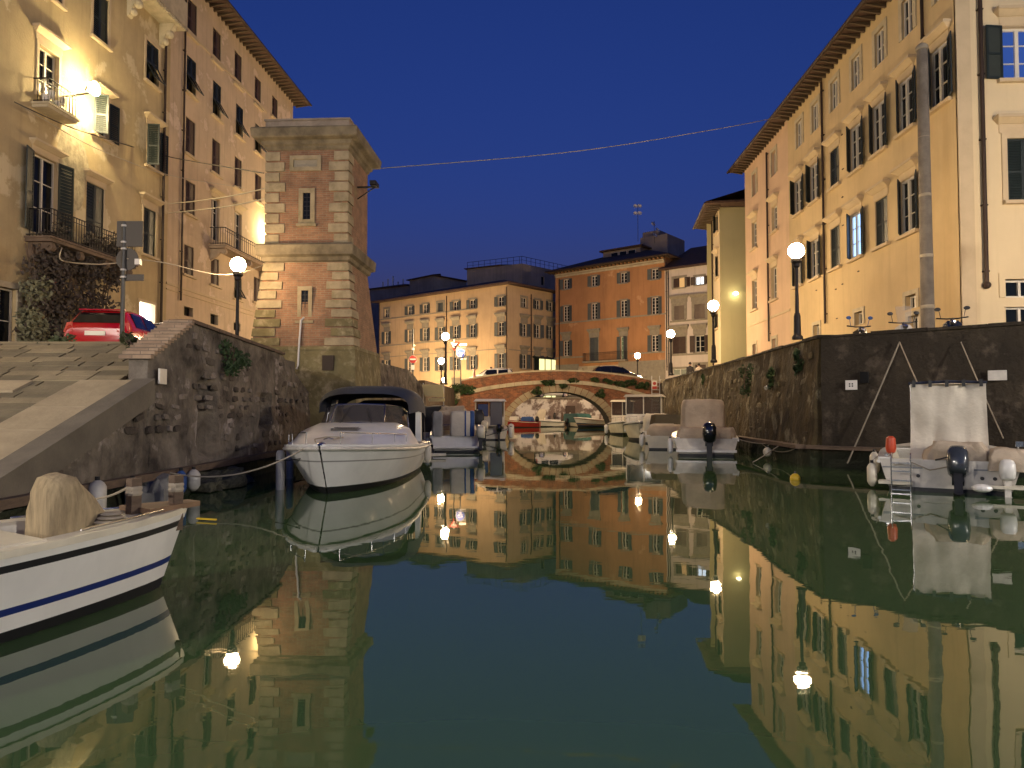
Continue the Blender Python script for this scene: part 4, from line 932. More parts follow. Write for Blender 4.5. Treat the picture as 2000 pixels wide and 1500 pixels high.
while x < BX1-.05:
    x1 = min(x+.9, BX1)
    MB().hexa([(bx(x)+.008,-.07,ptop(x)-.098),(bx(x1)-.008,-.07,ptop(x1)-.098),(bx(x1)-.008,.42,ptop(x1)-.098),(bx(x)+.008,.42,ptop(x)-.098)],
              [(bx(x)+.008,-.07,ptop(x)+.02),(bx(x1)-.008,-.07,ptop(x1)+.02),(bx(x1)-.008,.42,ptop(x1)+.02),(bx(x)+.008,.42,ptop(x)+.02)]).build('parapet_coping', M['palestone'], BR); x = x1
for xx in (BX0+.1, BX1+.2):
    MB().box(bx(xx)-.32,bx(xx)+.32,-.2,.5,2.4,ptop(xx)+.05).box(bx(xx)-.38,bx(xx)+.38,-.26,.56,ptop(xx)+.051,ptop(xx)+.25).build('end_pier', M['palestone'], BR)
slab_ground('bridge_approach', [(-30,55.4),(-4.4,55.4),(-4.4,58),(-30,58)], 3.2)
# ladder and notice by its right end
t = thing('ladder', 'pale steel ladder at the right end of the bridge', 'ladder', (11.05, 54.3, 0))
for s in (-.3,.3): MB().box(s-.03,s+.03,-.03,.03,.4,4.2).build('rail', M['ferry'], t)
rg = MB().box(-.27,.27,-.02,.02,-.02,.02).mesh('rung', M['ferry'])
for k in range(12): put('rung', rg, t, (0,0,.6+k*.28))
p = at_y(1278, 752, 54.2)
t = thing('notice_sign', 'small red and white notice beside the ladder at the bridge', 'sign', (p.x, 54.15, p.z))
MB().box(-.20,.20,-.02,0,-.34,.34).build('board', M['signwhite'], t); MB().box(-.18,.18,-.028,-.021,-.32,-.10).build('red_field', M['signred'], t)
MB().lathe([(.10,0),(.13,0),(.13,.01),(.10,.01)], 16).build('prohibition_ring', M['signred'], t, (0,-.025,.12)).rotation_euler = (R(90),0,0)
MB().box(-.09,.09,-.032,-.022,.11,.13).build('prohibition_bar', M['signred'], t)

# ================================================================== FOLIAGE
def leaves(b, c, rad, n, size, rr, flat=1.0):
    c = Vector(c)
    for _ in range(n):
        d = Vector((rr.gauss(0,1), rr.gauss(0,1), rr.gauss(0,1))); d.normalize(); q = rr.random()**.45
        p = c+Vector((d.x*rad[0]*q, d.y*rad[1]*q, d.z*rad[2]*q))
        a = Vector((rr.gauss(0,1), rr.gauss(0,1), rr.gauss(0,1))).normalized(); e = a.orthogonal().normalized(); s = size*(.6+.8*rr.random())
        b.face([p-a*s, p+e*s*.5, p+a*s, p-e*s*.5])
def tuft(pt, rad, n, size, label, m='leaf', seed=1, nr=None):
    rr = random.Random(seed); t = thing('wild_plant', label, 'plant', pt); b = MB()
    for k in range(6): leaves(b, (rr.uniform(-1,1)*rad[0]*.6, rr.uniform(-1,1)*rad[1]*.6, rr.uniform(-.9,.6)*rad[2]), tuple(r*.55 for r in rad), n//6, size, rr)
    b.build('foliage', M[m], t)
    s = MB()
    for k in range(5): s.tube([(0,.05,-rad[2]*.3),(rr.uniform(-.5,.5)*rad[0],-.1,0),(rr.uniform(-1,1)*rad[0]*.8,-.15,rr.uniform(-.8,.8)*rad[2])], .012, 4)
    s.build('stem', M['wood'], t); return t
for i, (u, v, rx, rz, lab) in enumerate([(905,760,1.1,.55,'large green bush at the left shoulder of the bridge'),(888,772,.6,.7,'trailing green weeds hanging at the left bridge pier'),(1070,744,.55,.28,'weeds growing on the string course left of the keystone'),
        (1049,761,.4,.3,'small plant on the arch ring left of the crown'),(1120,742,.5,.14,'thin weeds just right of the crown on the bridge'),(1100,753,.4,.14,'trailing sprig under the crown of the bridge'),(1160,742,.4,.18,'weed tuft in the parapet right of the crown'),
        (1188,744,.45,.2,'second weed tuft right of the crown on the bridge'),(1222,748,.95,.32,'long green weed mat on the right half of the bridge'),(1250,752,.45,.2,'weed at the right end of the long weed mat'),(1172,768,.4,.36,'small bush on the right haunch of the arch'),(1265,754,.35,.3,'weeds beside the notice at the bridge end')]):
    p = at_y(u, v, 54.78); tuft(tuple(p), (rx,.22,rz), int(900*rx*rz+220), .10, lab, seed=i)
for i, (u, v, Y, r, lab) in enumerate([(1455,738,26.4,.42,'round dark bush growing from the right canal wall'),(1502,738,24.0,.28,'smaller bush growing beside the white spout on the right wall'),(1562,700,21.4,.3,'dark plant high on the right wall near the lamp post'),(1376,738,36,.25,'faint weed on the far stretch of the right wall')]):
    p = at_y(u, v, Y); tuft((p.x, p.y, p.z), (r*.5,r,r*1.25), 420, .06, lab, seed=40+i)
for i, (u, v, Y, rx, rz, lab) in enumerate([(50,683,14.6,.45,.14,'grass tuft on the crest of the ramp at far left'),(120,672,14.9,.3,.2,'grass tuft on the ramp crest left of the red car'),(206,682,14.6,.2,.06,'low grass on the ramp crest below the red car'),(255,672,14.3,.22,.25,'weeds beside the brick coping of the parapet'),(430,700,15.6,.8,.35,'dark ivy hanging down the rubble wall')]):
    p = at_y(u, v, Y); 
    if i == 4: p.x = -6.15
    tuft(tuple(p), (rx if i < 4 else .15, .2 if i < 4 else rx, rz), 260 if i < 4 else 600, .05, lab, m='leafy' if i < 4 else 'leaf', seed=60+i)
# moss and creeper on the ochre house
rr = random.Random(5); cr = thing('creeper', 'dry tangled creeper hanging on the ochre house below the balcony', 'plant', tuple(LF.P0))
b1, b2, st = MB(), MB(), MB()
def onwall(u, v, y): x, z = LF.px(u, v); q = LF.P0+LF.u*x+LF.n*y; return Vector((q.x, q.y, z))-LF.P0
for k in range(90):
    u = rr.uniform(30,205); v = rr.uniform(470,690)
    if u > 150 and v > 560 and rr.random() < .7: continue
    if u < 60 and v < 520: continue
    leaves(b1 if (u > 62 or v < 560 or rr.random() < .35) else b2, onwall(u, v, .35+.25*rr.random()), (.42,.5,.5), 70, .09, rr)
for k in range(16):
    u = rr.uniform(25,60); v = rr.uniform(560,690); leaves(b2, onwall(u, v, .5), (.4,.4,.4), 55, .09, rr)
for k in range(26):
    u0 = rr.uniform(40,190); st.tube([onwall(u0+rr.uniform(-10,10), 690, .15), onwall(u0+rr.uniform(-14,14), 600, .25), onwall(u0+rr.uniform(-20,20), 520, .3), onwall(u0+rr.uniform(-20,20), 475, .3)], .025, 5)
b1.build('leaves', M['ivy'], cr); b2.build('pale_leaves', mat('creeper_pale', (0.22,0.22,0.13), .8, var=.5, vscale=5), cr); st.build('stem', M['wood'], cr)
rr2 = random.Random(8)
for (px_, n) in ((.7, 160),(2.4, 160),(4.1, 120)):
    b = MB(); leaves(b, (px_,-.78,.45), (.45,.2,.32), n, .07, rr2); b.build('planter_foliage', M['ivy'], BL)

# ================================================================== LAMPS
def street_lamp(x, y, z0, zg, label, r=.235, sc=1.0, power=1.0, colour=WARM):
    t = thing('street_lamp', label, 'street lamp', (x, y, z0), group='globe lamps along the quays'); h = zg-z0
    MB().lathe([(.16*sc,0),(.16*sc,.08),(.11*sc,.14),(.10*sc,.7),(.075*sc,.8)], 12).build('base', M['iron'], t, smooth=35)
    MB().lathe([(.062*sc,.79),(.05*sc,h*.6),(.045*sc,h-r-.2)], 10).build('pole', M['iron'], t, smooth=40)
    MB().lathe([(.055*sc,h-r-.25),(.10*sc,h-r-.2),(.10*sc,h-r-.12),(.16*sc,h-r-.06),(.15*sc,h-r+.035),(.10*sc,h-r+.045)], 12).build('collar', M['iron'], t, smooth=35)
    me = bpy.data.meshes.new('globe'); bm = bmesh.new(); bmesh.ops.create_icosphere(bm, subdivisions=3, radius=r); bm.to_mesh(me); bm.free(); me.materials.append(lightmat('lamp_globe_lit_%d_%d' % (round(power*100), round(colour[2]*100)), colour, LAMP*power))
    me.polygons.foreach_set('use_smooth', [True]*len(me.polygons)); put('globe', me, t, (0,0,h+.04))
for u, v, Y, z0, lab in [(1555,490,21.3,3.72,'nearest lit globe lamp on the right wall by the dark shutters'),(1393,597,31.8,3.72,'lit globe lamp in front of the narrow greenish house'),(1310,652,43.6,3.72,'lit globe lamp in front of the white house'),
        (1245,695,61.5,ZR,'lit globe lamp in front of the orange palace'),(465,517,22.2,ZL,'lit globe lamp left of the brick tower'),(870,657,45.5,3.2,'tallest lit globe lamp left of the bridge beside the triangular sign'),
        (862,705,66.0,2.0,'middle lit globe lamp of the three left of the bridge'),(867,742,79.0,ZF,'lowest lit globe lamp of the three left of the bridge')]:
    p = at_y(u, v, Y)
    if Y == 66.0: p = at_y(u, v, 57.2)
    street_lamp(p.x, p.y, z0 if Y != 66.0 else 3.2, p.z-.04, lab, power={21.3:.56, 22.2:.34, 31.8:.9, 43.6:1.4, 45.5:3.2, 61.5:4.6, 66.0:3.6, 79.0:1.7}.get(Y, 1.1))
# the same rows carry on beside and behind the viewer
for x, y, lab in [(14.6,15.2,'globe lamp of the right row just outside the view'),(17.2,3.0,'globe lamp of the right row beside the viewer'),(17.2,-10.0,'globe lamp of the right row behind the viewer'),(-14.6,10.5,'globe lamp of the left row beside the ramp'),(-14.8,-2.0,'globe lamp of the left row beside the viewer'),(-14.8,-14.0,'globe lamp of the left row behind the viewer')]:
    street_lamp(x, y, ZR if x > 0 else ZL, 6.25, lab, power={15.2:.65, 10.5:1.0}.get(y, 5.6), colour=WARM if y > 9 else COOL)
street_lamp(-13.4, 80.5, ZF, 5.7, 'added unseen globe lamp that brightens the sand coloured house', power=5.0)  # added lamp, kept out of sight, brightens the far house front

# ================================================================== CABLES
def cable(pts, r, label, m=None, n=10):
    P = [Vector(p) for p in pts]; out = []
    for i in range(len(P)-1):
        a = P[max(i-1,0)]; b_ = P[i]; c = P[i+1]; d = P[min(i+2,len(P)-1)]
        for k in range(n):
            t = k/n; out.append(.5*((2*b_)+(c-a)*t+(2*a-5*b_+4*c-d)*t*t+(3*b_-a-3*c+d)*t**3))
    out.append(P[-1]); b = MB(); b.tube(out, r, 5); o = b.build('cable', m or M['rope'], smooth=60); return tag(o, label, 'cable')
on1 = lambda u, v, y=.1: LF.P0+onwall(u, v, y)
def on2(u, v, y=.1): x, z = LF2.px(u, v); q = LF2.P0+LF2.u*x+LF2.n*y; return Vector((q.x,q.y,z))
cable([at_y(716,331,26.3), at_y(1120,296,29.5), at_y(1400,252,33.0), at_y(1524,228,34.9)], .016, 'long cable crossing the sky from the tower to the palace eave', n=14)
dk = mat('cable_dark', (0.05,0.04,0.03), .7); pl = mat('cable_pale', (0.42,0.36,0.27), .7)
cable([on1(0,200,.5), on1(99,244,.5), on1(179,270,.5), on1(321,307,.3), at_y(515,338,24.2)], .022, 'dark cable from the balcony of the ochre house to the tower top', dk)
cable([on1(18,203,.3), on1(130,268,.3), on1(208,304,.3), on1(321,343,.3), on2(468,367,.3)], .018, 'pale cable sagging across the ochre and rose houses', pl)
cable([on1(321,398,.2), at_y(380,393,31), at_y(450,383,27), at_y(518,368,24.2)], .026, 'upper of two pale cables between the downpipe and the tower', pl)
cable([on1(321,416,.2), at_y(380,411,31), at_y(450,402,27), at_y(518,388,24.2)], .026, 'lower of two pale cables between the downpipe and the tower', pl)
cable([on1(73,485,.9), at_y(120,508,23.5), at_y(180,516,21.5), at_y(240,513,19.6)], .02, 'pale cable from the balcony to the sign post', pl)
cable([at_y(248,505,19.6), at_y(320,513,20.6), at_y(416,535,22.0), at_y(470,533,22.6), at_y(514,518,24.1)], .016, 'thin cable from the sign post past the lamp to the tower', pl)

# ================================================================== SIGNS
def disc(r, th, n=24): return MB().lathe([(r*.98,-th/2),(r,0),(r*.98,th/2)], n)
def post(name, label, u, vb, vt, Y, z0, r=.035):
    p = at_y(u, vt, Y); t = thing(name, label, 'sign', (p.x, Y, z0)); MB().tube([(0,0,0),(0,0,(p.z-z0)/2),(0,0,p.z-z0)], r, 8).build('pole', M['pole'], t); return t, p
t, p = post('sign_post', 'grey sign post seen from behind above the ramp', 243, 680, 434, 19.6, ZL, .06)
def rel(u, v, Y, t): q = at_y(u, v, Y); return q-t.location
q = rel(252, 456, 19.55, t); MB().box(-.36,.36,-.12,-.07,-.36,.36).build('square_sign', M['signback'], t, (q.x,.1,q.z))
q = rel(245, 505, 19.55, t); o = disc(.32,.03).build('round_sign', M['signback'], t, (q.x,.05,q.z)); o.rotation_euler = (R(90),0,0)
q = rel(262, 541, 19.55, t); MB().box(-.3,.22,.03,.06,-.09,.09).build('small_sign', M['signback'], t, (q.x,.0,q.z))
for v in (441, 473, 486, 527, 541): q = rel(243, v, 19.6, t); MB().lathe([(.075,-.025),(.085,0),(.075,.025)], 10).build('clamp', M['ferry'], t, (0,0,q.z))
q = rel(268, 511, 19.55, t); MB().box(-.07,.07,-.06,.06,-.08,.08).build('junction_box', M['ferry'], t, (q.x,0,q.z))
t, p = post('traffic_sign', 'round no entry sign on a grey post left of the bridge', 807, 725, 643, 46, ZL, .045)
q = rel(807.5, 702, 46, t)
o = disc(.25,.03).build('sign_disc', M['signred'], t, (0,-.07,q.z)); o.rotation_euler = (R(90),0,0)
MB().box(-.18,.18,-.105,-.088,-.045,.045).build('white_bar', M['signwhite'], t, (0,0,q.z)); disc(.26,.02).build('rim', M['signwhite'], t, (0,-.055,q.z)).rotation_euler = (R(90),0,0)
MB().box(-.09,.09,-.09,-.05,-.16,.16).build('lower_plate', M['signwhite'], t, (0,0,q.z-.52)); q = rel(807, 682, 46, t); MB().box(-.06,.06,-.2,.05,-.08,.08).build('camera', M['ferry'], t, (0,0,q.z)); q = rel(812, 675, 46, t); MB().box(-.02,.12,-.03,.03,-.05,.05).build('aerial', M['ferry'], t, (0,0,q.z))
t, p = post('traffic_sign', 'triangular give way sign with a dark spot right of the tall globe lamp', 887.5, 740, 663, 45.6, 3.2, .03)
def tri(r, y): return [(r*math.cos(a), y, r*math.sin(a)) for a in (R(-90), R(30), R(150))]
q = rel(887.8, 674, 45.6, t)
MB().prism(tri(.40,-.07), (0,.02,0)).build('red_border', M['signred'], t, (0,0,q.z)); MB().prism(tri(.25,-.085), (0,.014,0)).build('white_field', M['signwhite'], t, (0,0,q.z)); MB().ball((.04,-.09,-.09), .06, 10, 6, 1.2,.15,.5).build('spot', M['black'], t, (0,0,q.z))
t, p = post('traffic_sign', 'round blue sign with white arrows on a dark square board', 900, 740, 671, 46.5, 3.2, .035)
q = rel(901, 690, 46.5, t)
MB().box(-.30,.36,-.05,-.03,-.36,.42).build('board', M['signback'], t, (0,0,q.z)); disc(.29,.02).build('white_rim', M['signwhite'], t, (0,-.065,q.z)).rotation_euler = (R(90),0,0); disc(.265,.02).build('blue_disc', M['signblue'], t, (0,-.082,q.z)).rotation_euler = (R(90),0,0)
MB().prism([(-.2,-.105,.02),(-.09,-.105,.06),(0,-.105,.02),(.09,-.105,.06),(.2,-.105,.02),(.12,-.105,-.06),(0,-.105,-.03),(-.12,-.105,-.06)], (0,.012,0)).build('white_mark', M['signwhite'], t, (0,0,q.z))
MB().prism([(-.12,-.105,-.14),(0,-.105,-.09),(.12,-.105,-.14),(.05,-.105,-.2),(-.05,-.105,-.2)], (0,.012,0)).build('white_mark', M['signwhite'], t, (0,0,q.z))
q2 = rel(906, 673, 46.5, t); MB().box(-.28,.20,-.05,-.02,-.07,.07).build('street_plate', M['signwhite'], t, (q2.x,0,q2.z)); q2 = rel(905, 701, 46.5, t); MB().box(-.2,.2,-.05,-.02,-.03,.03).build('lower_plate', M['signwhite'], t, (q2.x,0,q2.z))
# plates, hole, spout on the right wall
wn_ = unit(Vector((12.25-8.72, 16.75-19.9, 0))); wnn = Vector((wn_.y, -wn_.x, 0)); wrz = math.atan2(wn_.y, wn_.x)
def onR(u, v, off=.1):
    d = ray(u, v); o = Vector((0,0,CAMZ)); P = Vector((8.72,19.9,0))+wnn*off; tt = (P-o).dot(wnn)/d.dot(wnn); return o+d*tt
o = thing('wall_plate', 'small white plate with dark dots on the dark wall', 'plate', tuple(onR(1663,752)), wrz); MB().box(-.15,.15,-.02,.0,-.13,.13).build('plate', M['signwhite'], o)
for a, c in ((-.04,.03),(.03,.03),(-.04,-.03),(.03,-.03)): MB().box(a-.018,a+.018,-.026,-.02,c-.02,c+.02).build('mark', M['black'], o)
o = MB().box(-.19,.19,-.02,.02,-.12,.12).build('wall_plate', M['dirtywhite'], None, tuple(onR(1948,733)), wrz); tag(o, 'blank pale plate on the dark wall at far right', 'plate')
o = MB().box(-.10,.10,-.03,.05,-.15,.15).build('wall_vent', mat('hole_black', (0.004,0.004,0.004), 1), None, tuple(onR(1688,737)), wrz); tag(o, 'square black hole in the dark wall', 'vent')
p = at_y(1502,757,24.2); o = MB().tube([(0,.3,.1),(0,0,.05),(0,-.15,-.03)], .07, 10).build('spout', M['dirtywhite'], None, (p.x,p.y,p.z), R(-70)); tag(o, 'white pipe spout sticking out of the right wall', 'pipe')
# cream board by the left quay
p = at_y(845,764,37.0); o = thing('awning_board', 'pale cream awning cloth stretched by the left quay wall', 'awning', (p.x, 37.0, 0))
q = [at_y(u, v, 37.0)-o.location for u, v in ((824,751),(864,751),(867,776),(830,774))]
MB().prism([tuple(k) for k in q], (0,.25,0)).build('cloth', M['cream_p'], o)
q = [at_y(u, v, 37.0)-o.location for u, v in ((836,778),(868,778),(868,784),(838,784))]
MB().prism([tuple(k) for k in q], (0,.25,0)).build('valance', M['cream_p'], o)
for u in (826, 866): q = at_y(u, 780, 37.15)-o.location; MB().tube([(q.x,.3,-.3),(q.x,.3,1.5),(q.x,.3,3.0)], .03, 6).build('pole', M['ferry'], o)
# ================================================================== BOATS
# local frame: stern at y = 0, bow towards +y, water at z = 0
class Hull:
    def __init__(s, L, B, fs, fb, tw=.86, rake=.45, mid=.42, p=2.3, chine=.8):
        s.L, s.B, s.fs, s.fb, s.tw, s.rake, s.mid, s.p, s.ch = L, B, fs, fb, tw, rake, mid, p, chine
    def w(s, t):
        if t < s.mid: return s.B/2*(s.tw+(1-s.tw)*math.sin(t/s.mid*PI/2))
        q = (t-s.mid)/(1-s.mid); return s.B/2*max(.012, (1-q**s.p)**.75)
    def zs(s, t): return s.fs+(s.fb-s.fs)*t**1.8
    def pt(s, t, k, side):               # k: 0 keel .. 1 sheer (by height above the water line .. )
        z = -.12+(s.zs(t)+.12)*k; c = s.ch*(1-.45*t**2)
        w = s.w(t)*(c+(1-c)*k**.8); y = t*(s.L-s.rake)+s.rake*k*t**2.2
        return Vector((side*w, y, z))
    def ring(s, t, ks):
        half = [s.pt(t, k, 1) for k in ks]; kz = Vector((0, t*(s.L-s.rake), -.30*(1-t**3)-.05))
        return half+[kz]+[Vector((-p.x, p.y, p.z)) for p in half[::-1]]
    def sheer(s, t, side, inset=0, dz=0):
        p = s.pt(t, 1, side); p.x -= side*min(inset, abs(p.x)*.9); p.z += dz; return p
def make_hull(root, H, hm, ks=None, stripe=None, under=None, rub=None, n=18, gun=None, stripes=()):
    """hull skin; stripes = list of (k0, k1, material) bands between height fractions"""
    base = [1.0, .85, .62, .4, .2]; kz = .12/(H.fs+.12)+.10
    ks = sorted(set(base+[kz]+[v for a, b_, m in stripes for v in (a, b_)]), reverse=True); ks = [k for k in ks if k >= 0]+[0.0]
    ts = [i/n for i in range(n)]+[.97, .99, 1.0] if n else []
    ts = sorted(set([i/n for i in range(n+1)]+[.975]))
    rings = [H.ring(t, ks) for t in ts]; b = MB(); mats = [hm, under or M['black']]+[m for _, _, m in stripes]
    nk = len(ks); N = len(rings[0]); ids = [[b._a(p) for p in r] for r in rings]
    def mi(j):
        jj = j if j < nk-1 else (N-2-j)
        if jj < 0 or jj >= nk-1: return 1
        a, c = ks[jj], ks[jj+1]
        if a <= kz+1e-6: return 1
        for i, (k0, k1, m) in enumerate(stripes):
            if c >= k0-1e-6 and a <= k1+1e-6: return 2+i
        return 0
    for r0, r1 in zip(ids, ids[1:]):
        for j in range(N-1): b.f.append([r0[j], r0[j+1], r1[j+1], r1[j]]); b.m.append(mi(j))
    for j in range(nk-1):
        b.f.append([ids[0][j], ids[0][j+1], ids[0][N-2-j], ids[0][N-1-j]]); b.m.append(mi(j))
    b.f.append([ids[0][nk-1], ids[0][nk], ids[0][nk+1]]); b.m.append(1)
    b.build('hull', mats, root, smooth=38)
    if rub:
        for sd in (-1, 1):
            c = MB(); c.tube([H.sheer(t, sd, -.012, -.06) for t in ts], rub[1], 6); c.build('rub_rail', rub[0], root)
def gunwale(root, H, m, width=.14, t0=0, t1=1, n=16, name='gunwale', dz=.03):
    b = MB()
    for sd in (-1, 1):
        rings = []
        for i in range(n+1):
            t = t0+(t1-t0)*i/n; o = H.sheer(t, sd, -.02, -.02); p = H.sheer(t, sd, width, -.02)
            rings.append([o, o+Vector((0,0,.02+dz)), p+Vector((0,0,.02+dz)), p])
        b.loft(rings)
    return b.build(name, m, root, smooth=40)
def deckplate(root, H, m, t0, t1, dz=.02, crown=.06, n=10, name='deck', inset=.02):
    b = MB(); rings = []
    for i in range(n+1):
        t = t0+(t1-t0)*i/n; a = H.sheer(t, 1, inset, dz); c = H.sheer(t, -1, inset, dz); mid = (a+c)/2+Vector((0,0,crown*min(1, abs(a.x)*2)))
        rings.append([a, (a+mid)/2+Vector((0,0,crown*.25)), mid, (c+mid)/2+Vector((0,0,crown*.25)), c])
    b.loft(rings, closed=False)
    a = H.sheer(t0, 1, inset, dz); c = H.sheer(t0, -1, inset, dz); b.face([a, c, c-Vector((0,0,.4)), a-Vector((0,0,.4))])
    return b.build(name, m, root, smooth=40)
def cockpit(root, H, m, t0, t1, width=.14, floor=.12, n=10):
    b = MB(); rings = []
    for i in range(n+1):
        t = t0+(t1-t0)*i/n; a = H.sheer(t, 1, width, 0); c = H.sheer(t, -1, width, 0)
        fa = Vector((a.x*.85, a.y, floor)); fc = Vector((c.x*.85, c.y, floor)); rings.append([a, fa, fc, c])
    b.loft(rings, closed=False); b.face(rings[0]); b.face(rings[-1]); return b.build('cockpit', m, root)
def outboard(root, x, y, z, cowl, s=1.0, tilt=0, leg=None, white=False):
    o = put('outboard_motor', None, root, (x, y, z))
    b = MB(); rings = []
    for zz, wx, wy, oy in ((.0,.13,.17,0),(.05,.17,.22,0),(.22,.19,.26,-.02),(.40,.18,.25,-.03),(.50,.14,.20,-.02),(.54,.06,.10,0)):
        rings.append([Vector((wx*s*math.copysign(abs(math.cos(a))**.6, math.cos(a)), oy*s+wy*s*math.copysign(abs(math.sin(a))**.6, math.sin(a))-.1*s, zz*s)) for a in [2*PI*k/16 for k in range(16)]])
    b.loft(rings); c = b.build('cowl', cowl, o, smooth=50)
    MB().box(-.07*s,.07*s,-.16*s,.02*s,-.45*s,.0).box(-.1*s,.1*s,-.02*s,.16*s,-.12*s,.06*s).build('leg', leg or M['black'], o)
    MB().hexa([(-.02*s,-.3*s,-.5*s),(.02*s,-.3*s,-.5*s),(.05*s,.02*s,-.55*s),(-.05*s,.02*s,-.55*s)], [(-.09*s,-.28*s,-.45*s),(.09*s,-.28*s,-.45*s),(.09*s,.04*s,-.45*s),(-.09*s,.04*s,-.45*s)]).build('cavitation_plate', leg or M['black'], o)
    o.rotation_euler = (R(tilt), 0, 0); return o
def fender(label, p, h=.5, r=.09, m='dirtywhite', rope_to=None, rx=0):
    t = thing('fender', label, 'fender', tuple(p), group='boat fenders')
    MB().lathe([(.03,0),(r*.7,.04),(r,.1),(r,h-.1),(r*.7,h-.04),(.03,h)], 10).build('body', M[m], t, smooth=40)
    MB().lathe([(.035,h-.01),(.035,h+.05)], 8).build('eye', M['black'], t)
    if rope_to: q = Vector(rope_to)-Vector(p); MB().tube([(0,0,h+.04), tuple(q)], .008, 4).build('lanyard', M['rope'], t)
    t.rotation_euler = (rx,0,0); return t
def rail(root, pts, r=.014, posts=(), h=.3, m=None):
    b = MB(); b.tube(pts, r, 6)
    for p in posts: b.tube([p, Vector(p)-Vector((0,0,h))], r*.9, 5)
    return b.build('rail', m or M['chrome'], root, smooth=60)
def rope_(a, b_, s, label, r=.012, m=None): o = MB().tube(sag(a, b_, s), r, 5).build('mooring_line', m or M['rope'], smooth=60); return tag(o, label, 'rope')
def boat(name, label, x, y, rz): return thing(name, label, 'boat', (x, y, 0), R(rz))
def W2(root, p):                          # boat local -> world
    a = root.rotation_euler.z; c, s = math.cos(a), math.sin(a); return Vector((root.location.x+p[0]*c-p[1]*s, root.location.y+p[0]*s+p[1]*c, p[2]))
def softbox(b, x0, x1, y0, y1, z0, z1, r, n=5, top=.88, seed=0, fold=0.0):
    """rounded draped cover"""
    rings = []
    for j, (q, zz) in enumerate(((1.0,z0),(1.01,z0+(z1-z0)*.25),(.99,z0+(z1-z0)*.55),(.97,z1-r),(.95*top+.03,z1-r*.35),(top*.9,z1-.02),(top*.5,z1),(.02,z1+.005))):
        ring = []
        for k in range(40):
            a = 2*PI*k/40; cx, cy = math.copysign(abs(math.cos(a))**.35, math.cos(a)), math.copysign(abs(math.sin(a))**.35, math.sin(a))
            p = Vector(((x0+x1)/2+cx*(x1-x0)/2*q, (y0+y1)/2+cy*(y1-y0)/2*q, zz))
            d = fold*(noise.noise(Vector((p.x*5+seed, p.y*5, p.z*1.5)))+.6*noise.noise(Vector((p.x*11+seed, p.y*11, p.z*6)))); ring.append(p+Vector((cx*d, cy*d, d*.5 if j > 2 else 0)))
        rings.append(ring)
    return b.loft(rings, cap0=False)

# ---- white cabin cruiser with navy canopy
CR = boat('cabin_cruiser', 'white cabin cruiser with a navy canopy moored below the tower', -3.5, 19.35, 180)
H = Hull(6.5, 2.72, .72, .95, tw=.92, rake=.7, mid=.5, p=2.6, chine=.74)
make_hull(CR, H, M['gel'], rub=(M['dirtywhite'], .035), stripes=((.70,.725,mat('grey_pin', (0.25,0.24,0.22), .4)),))
gunwale(CR, H, M['gel'], .3, 0, .995, name='side_deck', dz=.02)
cockpit(CR, H, M['gel2'], .03, .46, .3, .15)
b = MB()                                    # raised foredeck and cabin trunk
rings = []
for t, hh, ww in ((.46,.52,.80),(.55,.50,.82),(.66,.38,.80),(.78,.22,.74),(.88,.08,.62),(.94,.02,.4)):
    a = H.sheer(t, 1, .03, .0); w_ = a.x*ww+.02; rings.append([Vector((a.x,a.y,a.z+.02)), Vector((w_+.02,a.y,a.z+hh*.75)), Vector((w_*.75,a.y,a.z+hh)), Vector((0,a.y,a.z+hh*1.08)), Vector((-w_*.75,a.y,a.z+hh)), Vector((-w_-.02,a.y,a.z+hh*.75)), Vector((-a.x,a.y,a.z+.02))])
b.loft(rings, closed=False); b.face(rings[0]); fd = b.build('foredeck', M['gel'], CR, smooth=40)
MB().box(-.28,.28,-.25,.25,0,.05).box(-.22,.22,-.2,.2,.05,.07).build('hatch', SMOKE, fd, (0,4.35,1.16))
for sd in (-1, 1):
    MB().hexa([(sd*.70,3.35,1.02),(sd*.72,4.0,1.00),(sd*.69,4.0,1.06),(sd*.68,3.35,1.1)], [(sd*.66,3.40,1.17),(sd*.66,3.9,1.13),(sd*.63,3.9,1.15),(sd*.63,3.40,1.19)]).build('cabin_light', SMOKE, fd)
# wrapped windscreen
ws0 = [(-1.03,2.35,1.05),(-.98,2.95,1.15),(-.62,3.42,1.27),(0,3.6,1.31),(.62,3.42,1.27),(.98,2.95,1.15),(1.03,2.35,1.05)]
ws1 = [(-.95,2.2,1.55),(-.88,2.6,1.66),(-.56,2.98,1.71),(0,3.12,1.73),(.56,2.98,1.71),(.88,2.6,1.66),(.95,2.2,1.55)]
b = MB(); b.loft([ws0, ws1], closed=False); ws = b.build('windscreen', SMOKE, CR)
fr = MB(); fr.tube(ws1, .02, 6); fr.tube(ws0, .016, 6)
for k in (0, 2, 4, 6): fr.tube([ws0[k], ws1[k]], .016, 6)
fr.build('frame', M['chrome'], ws)
